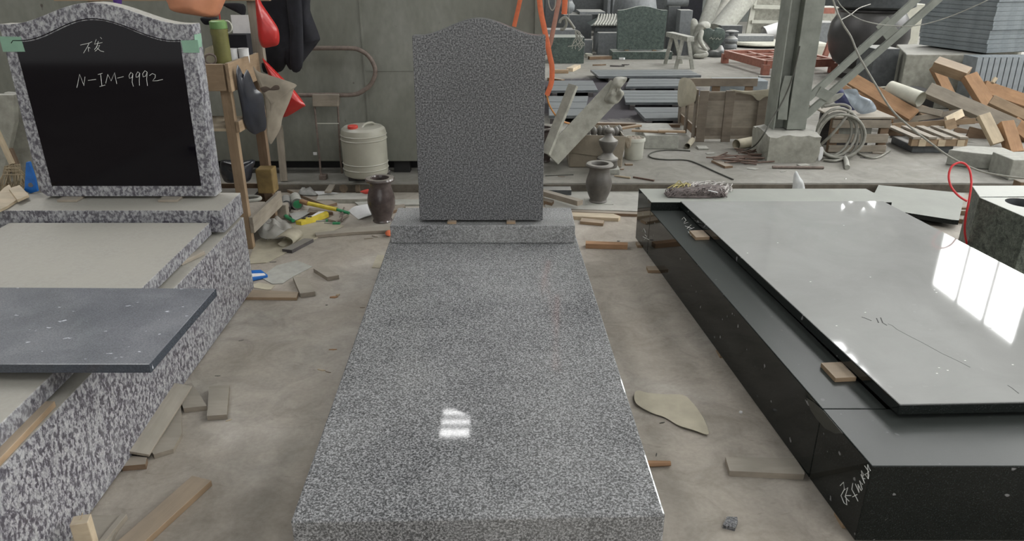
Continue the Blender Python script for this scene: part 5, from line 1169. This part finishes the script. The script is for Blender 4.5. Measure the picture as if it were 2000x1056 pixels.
MB().lathe([(0, 0), (.32, 0), (.34, .08), (.28, .14), (.40, .22), (.48, .36), (Ru, .54), (.50, .72), (.42, .86), (.44, .88), (.44, .90), (0, .91)], (c.x, 10.5, RF), 56).build('urn_body', 'urn_dark', e, 40)
MB().lathe([(0, .91), (.44, .91), (.50, .94), (.50, 1.04), (.34, 1.12), (.28, 1.3), (0, 1.3)], (c.x + .02, 10.5, RF), 48).build('lid', 'dark_stone', e, 40)
fbox('dark_block', 1700, 95, 1748, 200, .4, 'dark_stone', 'dark polished block right of the big urn', 'block', Y=8.3)
fbox('pale_block', 1768, 8, 1802, 60, .3, 'yellow_light_stone', 'pale block added as the bright daylight between urn and plate stack', 'block', Y=11.5)  # pale box in place of bright daylight beyond the urn

# ------------------------------------------------------------------ rows of grey strips lying on the floor
def strips(q, n, lab, z=.15, mat='slate_strip', t=.03):
    A_, B_, C_, D_ = [W(x, y, z) for x, y in q]; c = (A_ + B_ + C_ + D_) / 4
    for i in range(n):
        f0, f1 = i / n + .012, (i + 1) / n - .012; P = [A_.lerp(D_, f0), B_.lerp(C_, f0), B_.lerp(C_, f1), A_.lerp(D_, f1)]
        o = MB().prism(P, (0, 0, -t), .002).build('stone_strip', mat, loc=c); pos = 'only' if n == 1 else ('farthest' if i == 0 else 'nearest' if i == n - 1 else '%s from the back' % ['', 'second', 'third', 'fourth'][i])
        tag(o, 'grey stone strip %s, the %s' % (lab, pos), 'stone strip', 'stone strips laid out on the raised floor')
    for f in (.12, .85):
        a, b = A_.lerp(B_, f), D_.lerp(C_, f); a.z = b.z = (RF + z - t) / 2
        plank('floor_batten', a + (b - a) * .0, b, .06, z - t - RF - .001, 'wood_dark', 'batten under the strips %s, %s one' % (lab, 'left' if f < .5 else 'right'), 'batten', group='battens under the stone strips')
strips([(1153, 136), (1346, 136), (1370, 147), (1169, 149)], 3, 'by the sawhorse')
strips([(1230, 153), (1345, 153), (1340, 168), (1222, 169)], 3, 'in the second row')
strips([(1216, 176), (1338, 176), (1336, 200), (1222, 200)], 4, 'in the third row')
strips([(1239, 209), (1335, 209), (1332, 230), (1260, 231)], 2, 'in the front row')
strips([(1072, 157), (1158, 157), (1168, 176), (1072, 177)], 2, 'in the far left row')
strips([(1072, 187), (1149, 187), (1140, 226), (1072, 226)], 3, 'behind the leaning slabs')

# ------------------------------------------------------------------ finished stones and lumber far back
fbox('granite_block', 1072, 73, 1141, 124, .5, 'green_granite', 'dark green granite block behind the orange slings', 'block')
lying('wooden_batten', (1082, 136), (1110, 136), .07, .05, 'wood_tan', 'tan batten in front of the dark green block', z=RF, cat='batten')
lying('wooden_batten', (1113, 133), (1128, 126), .10, .05, 'wood_pale', 'pale batten at the right foot of the dark green block', z=RF, cat='batten')
lying('wooden_batten', (1072, 151), (1100, 155), .06, .04, 'wood_brown', 'brown batten before the far left strips', z=RF, cat='batten')
fbox('stone_block', 1064, 58, 1124, 95, .4, 'mid_stone', 'grey block with a dusty top behind the dark green block', 'block', Y=13.2)
fbox('stone_block', 1100, 29, 1155, 100, .9, 'dark_stone', 'tall slate-coloured block left of the little tiled roof', 'block', Y=14.45)
fbox('stone_plate', 1132, 23, 1182, 28, .8, 'mid_stone', 'thin plate lying on the tall slate-coloured block', 'stone plate', z0=D(1130, 29, 14.45).z + .001, Y=14.5)
c = D(1110, 29, 14.45); c.z += .001; tag(MB().lathe([(0, 0), (.08, 0), (.14, .06), (.15, .14), (.10, .22), (.11, .25), (0, .25)], (c.x, 14.85, c.z + .001), 28).build('stone_pot', 'mid_stone', None, 40), 'small round stone pot on the tall slate-coloured block', 'pot')
fbox('stone_block', 1140, 78, 1157, 106, .2, 'mid_stone', 'small upright block beside the dark green block', 'block')
# little tiled roof on its box
Yq = 13.6; e = empty('stone_shrine', (D(1184, 60, Yq).x, Yq, RF), 'stone shrine with a small ribbed tile roof, left of the green headstone', 'shrine')
xa, xb = D(1153, 50, Yq).x, D(1212, 50, Yq).x; z1_, z2_ = D(1180, 50, Yq).z, D(1180, 29, Yq + .3).z
MB().prism([(xa, Yq - .05, z1_), (xa + .25, Yq + .3, z2_), (xa + .25, Yq + .36, z2_), (xa, Yq + .7, z1_)], (xb - xa, 0, 0), .006).build('roof', 'green_granite', e)
mb = MB()
for k in range(9):
    x = xa + .16 + (xb - xa - .12) * k / 8.5; mb.tube([(x - .1, Yq - .06, z1_ + .01), (x - .02, Yq + .15, (z1_ + z2_) / 2 + .005), (x + .02, Yq + .3, z2_ + .01)], .016, 8)
mb.build('ribs', 'pale_stone', e, True)
MB().box((xa + .08, Yq, RF + .35), (xb, Yq + .6, z1_ - .002), None, .01).build('eaves_box', 'dark_stone', e); MB().box((xa + .12, Yq + .02, RF), (xb - .02, Yq + .55, RF + .348), None, .01).build('shrine_body', 'mid_stone', e)
fbox('hollow_stone', 1168, 64, 1206, 100, .2, 'mid_stone', 'open grey stone frame before the shrine', 'stone', Y=13.2)
lying('long_timber', (1150, 110), (1196, 109), .10, .05, 'wood_brown', 'brown timber on the floor before the shrine', z=RF, cat='timber')
# green headstone on its base
Yg2 = wz(1250, 117).y; zb2 = D(1250, 101, Yg2).z
fbox('granite_plinth', 1196, 101, 1313, 116, .42, 'green_granite', 'low green granite base under the far green headstone', 'plinth')
Yh = Yg2 + .17; xa, xb = D(1205, 60, Yh).x, D(1301, 60, Yh).x; zs1, zs2 = D(1250, 20, Yh).z, D(1250, 12, Yh).z
out = [(xa + .02, zb2 + .012)] + serp(xa, xb, zs1, zs2, 24) + [(xb - .02, zb2 + .012)]
tag(MB().prism([Vector((x, Yh, q)) for x, q in out], (0, .12, 0), .004).build('headstone', 'green_granite'), 'dark green granite headstone with a curved top in the background', 'headstone')
for x in (xa + .15, xb - .2): tag(MB().box((x, Yh - .02, zb2 + .0005), (x + .06, Yh + .12, zb2 + .0115)).build('wooden_shim', 'wood_tan'), 'shim under the far green headstone', 'shim', 'shims under the far green headstone')
c = D(1262, 14, Yh + .8); tag(MB().lathe([(0, 0), (.42, 0), (.44, .6), (.38, .9), (.22, 1.08), (0, 1.14)], (c.x + .15, 15.6, RF), 36).build('domed_stone', 'mid_stone', None, 40), 'pinkish domed stone behind the green headstone', 'stone')
fbox('dark_block', 1303, 12, 1326, 92, .4, 'dark_stone', 'dark block right behind the green headstone', 'block', Y=13.5)
fbox('upright_stone', 1326, 20, 1350, 100, .3, 'mid_stone', 'rough upright stone left of the kneeling figure', 'stone', Y=13.1)
c = D(1318, 14, 13.6); tag(MB().tube([(c.x - .16, 13.6, c.z + .10), (c.x + .22, 13.6, c.z + .10)], .09, 20).build('stone_roller', 'mid_stone', None, 40), 'short grey roller on top of the dark block', 'roller')
c = D(1320, 8, 13.6); e = empty('white_canister', (c.x, 13.55, c.z + .0), 'small white canister with dark marks above the rough upright stone', 'canister'); can_ = MB().lathe([(0, 0), (.075, 0), (.08, .01), (.08, .10), (.06, .12), (0, .125)], (c.x, 13.55, c.z + .13), 24).build('canister_body', 'paper_white', e, 40)
for k in range(3): MB().box((c.x - .04 + .033 * k, 13.465, c.z + .15), (c.x - .026 + .033 * k, 13.475, c.z + .21)).build('dark_mark', 'dark_paint', can_)
# sawhorse
e = empty('sawhorse', tuple(wz(1328, 130)), 'pale wooden sawhorse standing before the kneeling stone figure', 'sawhorse')
Ya, Yb_ = 11.35, 12.0
p0, p1 = D(1309, 67, Yb_ - .1), D(1347, 76, Ya + .05)
plank('top_beam', p0 + (p0 - p1) * .05, p1 + (p1 - p0) * .05, .12, .07, 'pale_stone', parent=e)
def leg(a, Y1, b): plank('leg', D(*a, Y1), Vector((*wz(*b).xy, RF)), .05, .05, 'pale_stone', n=(0, -1, 0), parent=e)
leg((1312, 72), Yb_ - .15, (1299, 125)); leg((1318, 72), Yb_ - .1, (1330, 124)); leg((1333, 78), Ya + .1, (1320, 134)); leg((1345, 80), Ya + .05, (1352, 135))
plank('cross_rail', D(1323, 112, Ya), D(1352, 114, Ya), .035, .03, 'pale_stone', n=(0, -1, 0), parent=e)
# kneeling figure with a heart
Yk2 = 12.75; base = wz(1375, 111)
e = empty('kneeling_statue', (base.x, base.y, RF), 'pale stone figure kneeling with bowed head and long hair, arms towards a stone heart', 'statue')
def skin(name, V, E_, rad, mat, parent, sub=2):
    me = bpy.data.meshes.new(name); me.from_pydata([tuple(v) for v in V], E_, []); o = bpy.data.objects.new(name, me); COL.objects.link(o)
    o.modifiers.new('skin', 'SKIN'); sv = me.skin_vertices[0].data
    for i, r in enumerate(rad): sv[i].radius = (r, r) if not isinstance(r, tuple) else r
    sv[0].use_root = True; o.modifiers.new('sub', 'SUBSURF').levels = sub
    dg = bpy.context.evaluated_depsgraph_get(); nm = bpy.data.meshes.new_from_object(o.evaluated_get(dg)); o.modifiers.clear(); o.data = nm
    nm.materials.clear(); nm.materials.append(MATS[mat]); nm.polygons.foreach_set('use_smooth', [True] * len(nm.polygons)); adopt(o, parent); return o
def S(px, py, dy=0): return D(px, py, Yk2 + dy)
V = [S(1360, 100), S(1357, 84), S(1360, 66), S(1366, 54), S(1374, 50), S(1380, 49),            # pelvis, waist, chest, neck, head, brow
     S(1370, 62, -.13), S(1366, 78, -.16), S(1374, 92, -.14), S(1381, 98, -.12),             # near arm
     S(1368, 61, .13), S(1368, 78, .15), S(1376, 92, .1),                                   # far arm
     S(1366, 103, -.1), S(1382, 106, -.12), S(1370, 109, -.14), S(1354, 109, -.13),           # near thigh, knee, shin, foot
     S(1366, 103, .1), S(1380, 105, .12), S(1356, 109, .12)]
E_ = [(0, 1), (1, 2), (2, 3), (3, 4), (4, 5), (2, 6), (6, 7), (7, 8), (8, 9), (2, 10), (10, 11), (11, 12), (0, 13), (13, 14), (14, 15), (15, 16), (0, 17), (17, 18), (18, 19)]
rad = [.12, .095, .11, .045, .075, .06, .05, .038, .03, .025, .05, .038, .03, .085, .06, .045, .035, .085, .06, .04]
skin('figure', V, E_, rad, 'pale_stone', e)
mb = MB(); mb.puff([S(x, y, -.03) for x, y in ((1372, 42), (1382, 42), (1388, 48), (1386, 54), (1378, 50), (1370, 58), (1362, 72), (1358, 62), (1362, 48))], (0, -1, 0), .09, 5, .02, 14, 1); mb.build('long_hair', 'pale_stone', e, True)
mb = MB(); mb.puff([S(x, y, .06) for x, y in ((1350, 40), (1362, 40), (1362, 60), (1354, 84), (1356, 104), (1366, 112), (1353, 112), (1348, 90))], (0, -1, 0), .06, 5, .01, 10, 1); mb.build('cloak', 'pale_stone', e, True)
hp_ = [(1394, 100), (1384, 88), (1374, 76), (1372, 64), (1378, 56), (1388, 55), (1395, 60), (1403, 55), (1413, 57), (1417, 66), (1414, 78), (1405, 90)]
e = empty('heart_stone', tuple(wz(1395, 110)), 'dark polished heart-shaped stone on a rough rock beside the kneeling figure', 'memorial stone')
mb = MB(); mb.prism(smooth([D(x, y, 12.9) for x, y in hp_], 4), (0, .14, 0), .01); mb.build('heart', 'green_granite', e, 40)
mb = MB(); mb.puff([D(x, y, 12.95) for x, y in ((1380, 112), (1386, 98), (1396, 96), (1408, 88), (1414, 96), (1415, 112))], (0, -1, 0), .16, 5, .08, 9, 1); mb.build('rock_base', 'mid_stone', e, 60)
strokes('carved_script', [[(1386, 76), (1389, 73), (1392, 77), (1396, 74)], [(1398, 77), (1402, 74), (1405, 78), (1409, 75)]], lambda x, y: D(x, y, 12.897), .006, 'pale_stone', e)
# stone lantern
c = wz(1429, 104); k_ = 1.0; H_ = D(1429, 59, c.y + .1).z - RF
e = empty('stone_lantern', (c.x, c.y + .12, RF), 'round stacked stone lantern with a flat cap, right of the stone heart', 'lantern')
MB().lathe([(r * .95, h_ * H_) for r, h_ in ((0, 0), (.11, 0), (.12, .06), (.10, .16), (.085, .18), (.115, .22), (.12, .3), (.105, .38), (.075, .40), (.10, .44), (.125, .52), (.12, .62), (.07, .72), (.045, .76), (.05, .84), (.05, .90), (.12, .92), (.12, .96), (.06, 1), (0, 1))], (c.x, c.y + .12, RF), 32).build('lantern_body', 'mid_stone', e, 40)
fbox('dark_box', 1408, 50, 1450, 66, .2, 'dark_stone', 'flat dark stone box behind the lantern', 'box', z0=D(1430, 66, 13.84).z + .003, Y=13.85)
fbox('dark_block', 1404, 66, 1440, 95, .2, 'dark_stone', 'dark block under the flat stone box', 'block', Y=13.83)
# round table
Yt_ = 14.7; c = D(1480, 84, Yt_); zt5 = W(1480, 84, 0).z; zt5 = D(1480, 84, Yt_ - .45).z
e = empty('round_table', (c.x, Yt_, RF), 'round stone table with a bright dusty top on a dark drum base', 'table')
MB().lathe([(0, 0), (.40, 0), (.42, zt5 - RF - .06), (0, zt5 - RF - .06)], (c.x, Yt_, RF), 40).build('drum_base', 'dark_stone', e, 40); MB().lathe([(0, 0), (.54, 0), (.56, .02), (.54, .055), (0, .058)], (c.x, Yt_, zt5 - .058), 56).build('table_top', 'yellow_light_stone', e, 40)
fbox('stone_plate', 1440, 70, 1512, 75, .5, 'mid_stone', 'square plate lying on the round stone table', 'stone plate', z0=zt5 + .001, Y=Yt_ - .15)
# rolls, white frame, film
def roll(a, ya, b, yb, r, mat, lab):
    mb = MB(); mb.tube([D(*a, ya), D(*b, yb)], r, 24); return tag(mb.build('paper_roll', mat, None, 50), lab, 'roll')
roll((1402, 62), 14.7, (1470, -22), 15.2, .20, 'pale_stone', 'thickest of the three leaning pale rolls at the top')
roll((1372, 62), 15.3, (1402, -22), 15.8, .14, 'pale_stone', 'leftmost of the three leaning pale rolls at the top')
roll((1386, 60), 15.8, (1436, -22), 16.3, .11, 'concrete', 'thin roll between its two thicker neighbours at the top')
e = empty('wooden_screen', tuple(wz(1490, 92)), 'white wooden frame with grey panels behind the round table', 'frame')
plank('post', D(1460, 70, 15.9), D(1478, -22, 15.9), .10, .06, 'white_plastic', n=(0, -1, 0), parent=e); plank('post', D(1545, 70, 15.9), D(1555, -22, 15.9), .10, .06, 'white_plastic', n=(0, -1, 0), parent=e)
plank('rail', D(1472, 13, 15.84), D(1550, 15, 15.84), .07, .04, 'white_plastic', n=(0, -1, 0), parent=e); plank('rail', D(1468, 42, 15.84), D(1546, 44, 15.84), .06, .04, 'white_plastic', n=(0, -1, 0), parent=e)
plank('panel', D(1470, 24, 15.98), D(1548, 26, 15.98), .95, .02, 'concrete', n=(0, -1, 0), parent=e)
tube2('film_roll', D(1492, 66, 15.55), D(1545, 50, 15.65), .14, 'paper_white', 'wide roll of white film behind the round table', 'roll')
# red steel table frame
e = empty('steel_trestle', tuple(wz(1520, 135)), 'low red-brown steel frame table with upright bars behind the steel column', 'frame')
zf = D(1496, 125, wz(1496, 145).y).z
Q = [W(1417, 105, zf), W(1496, 126, zf), W(1628, 122, zf), W(1548, 103, zf)]
def rb_(a, b, w_=.05, h_=.07, nm='bar'): return plank(nm, a, b, w_, h_, 'red_frame_paint', parent=e)
for i in range(4): rb_(Q[i], Q[(i + 1) % 4], .06, .11, 'edge_beam')
for f in (.25, .5, .75): rb_(Q[0].lerp(Q[1], f), Q[3].lerp(Q[2], f)); 
for f in (.33, .66): rb_(Q[0].lerp(Q[3], f), Q[1].lerp(Q[2], f))
for q in (Q[0], Q[1], Q[2], Q[3]): plank('leg', Vector((q.x, q.y, RF)), Vector((q.x, q.y, zf)), .10, .10, 'red_frame_paint', n=(0, -1, 0), parent=e)
plank('upright', D(1522, 104, 11.9), D(1543, 28, 11.9), .09, .06, 'red_frame_paint', n=(0, -1, 0), parent=e)
plank('upright', D(1608, 118, 11.4), D(1644, 22, 11.6), .07, .06, 'red_frame_paint', n=(0, -1, 0), parent=e)
plank('cross_bar', D(1545, 20, 12.6), D(1630, 21, 12.6), .09, .05, 'red_frame_paint', n=(0, -1, 0), parent=e)
lying('steel_plate', (1482, 148), (1520, 149), .10, .02, 'mid_stone', 'thin plate on the floor before the red frame', z=RF, cat='plate')
fbox('pale_stone', 1590, 84, 1618, 112, .5, 'yellow_light_stone', 'bright pale stone behind the right upright of the red frame', 'stone', Y=12.6, bev=.05)
fbox('pale_block', 1580, 44, 1640, 60, .5, 'mid_stone', 'grey block behind the red frame', 'block', Y=14, z0=RF)
fbox('stone_block', 1600, 14, 1640, 44, .5, 'concrete', 'pale stone block seen beyond the column top', 'block', Y=15, z0=RF)
# dark goods along the back wall
for i, (x0_, x1_, y_, Y_, m_) in enumerate(((1065, 1105, -30, 17.5, 'dark_stone'), (1108, 1180, -25, 18.2, 'dark_stone'), (1186, 1192, -30, 16.6, 'mid_stone'), (1196, 1240, -20, 17.6, 'mid_stone'), (1244, 1300, -30, 18.4, 'dark_stone'), (1330, 1372, -30, 17.2, 'black_cloth'), (1560, 1620, -30, 17.8, 'dark_stone'), (1630, 1730, -30, 16.8, 'mid_stone'), (1740, 1830, -30, 17.8, 'dark_stone'))):
    fbox('stone_block', x0_, y_, x1_, 60, .7, m_, 'dark tall block along the back wall, %s from the left' % ['first', 'second', 'third, a thin one', 'fourth', 'fifth', 'sixth, black one', 'seventh', 'eighth', 'ninth'][i], 'block', Y=Y_, group='tall blocks along the back wall')

# small debris on the raised floor
def crumb(px, py, l, w, t, mat, label, ang=0, name='debris_chip'):
    p = wz(px, py); o = MB().prism([Vector((math.cos(a) * l, math.sin(a) * w, t)) for a in (.3, 1.5, 2.6, 3.6, 5.0)], (0, 0, -t + .0005)).build(name, mat); o.location = (p.x, p.y, RF + .0003); o.rotation_euler.z = ang
    return tag(o, label, 'chip', 'debris on the raised floor')
for a in ((1170, 128, .12, .02, .02, 'wood_brown', 'twisted twig on the pale floor before the green headstone', .2), (1205, 130, .12, .03, .02, 'wood_dark', 'dark curl of bark on the pale floor before the green headstone', -.1), (1222, 127, .07, .03, .015, 'wood_dark', 'small dark scrap right of the bark curl', .3),
          (1215, 116, .06, .05, .03, 'paper_white', 'white lump at the foot of the green granite base', 0), (1150, 112, .06, .10, .06, 'yellow_light_stone', 'pale broken stone beside the small upright block', .4),
          (1290, 152, .07, .04, .03, 'yellow_light_stone', 'pale lump between the first two rows of strips', .2), (1352, 151, .06, .04, .03, 'yellow_light_stone', 'pale lump right of the second row of strips', .2),
          (1096, 345, .03, .004, .004, 'wood_brown', 'thin splinter on the step left of the vase', -.3), (1215, 331, .02, .015, .008, 'wood_brown', 'brown crumb on the step by the bucket', .3), (1530, 335, .03, .01, .004, 'pale_stone', 'pale flake on the step in front of the rod', .3),
          (1690, 308, .05, .008, .006, 'wood_dark', 'dark splinter under the short thin hose', .1), (1716, 300, .06, .02, .012, 'wood_dusty', 'grey splinter right of the short thin hose', -.1), (1388, 300, .05, .03, .006, 'pale_stone', 'pale flake left of the rebar heap', .5), (1470, 330, .05, .03, .005, 'pale_stone', 'pale flat flake below the rebar heap', -.2)):
    crumb(*a)
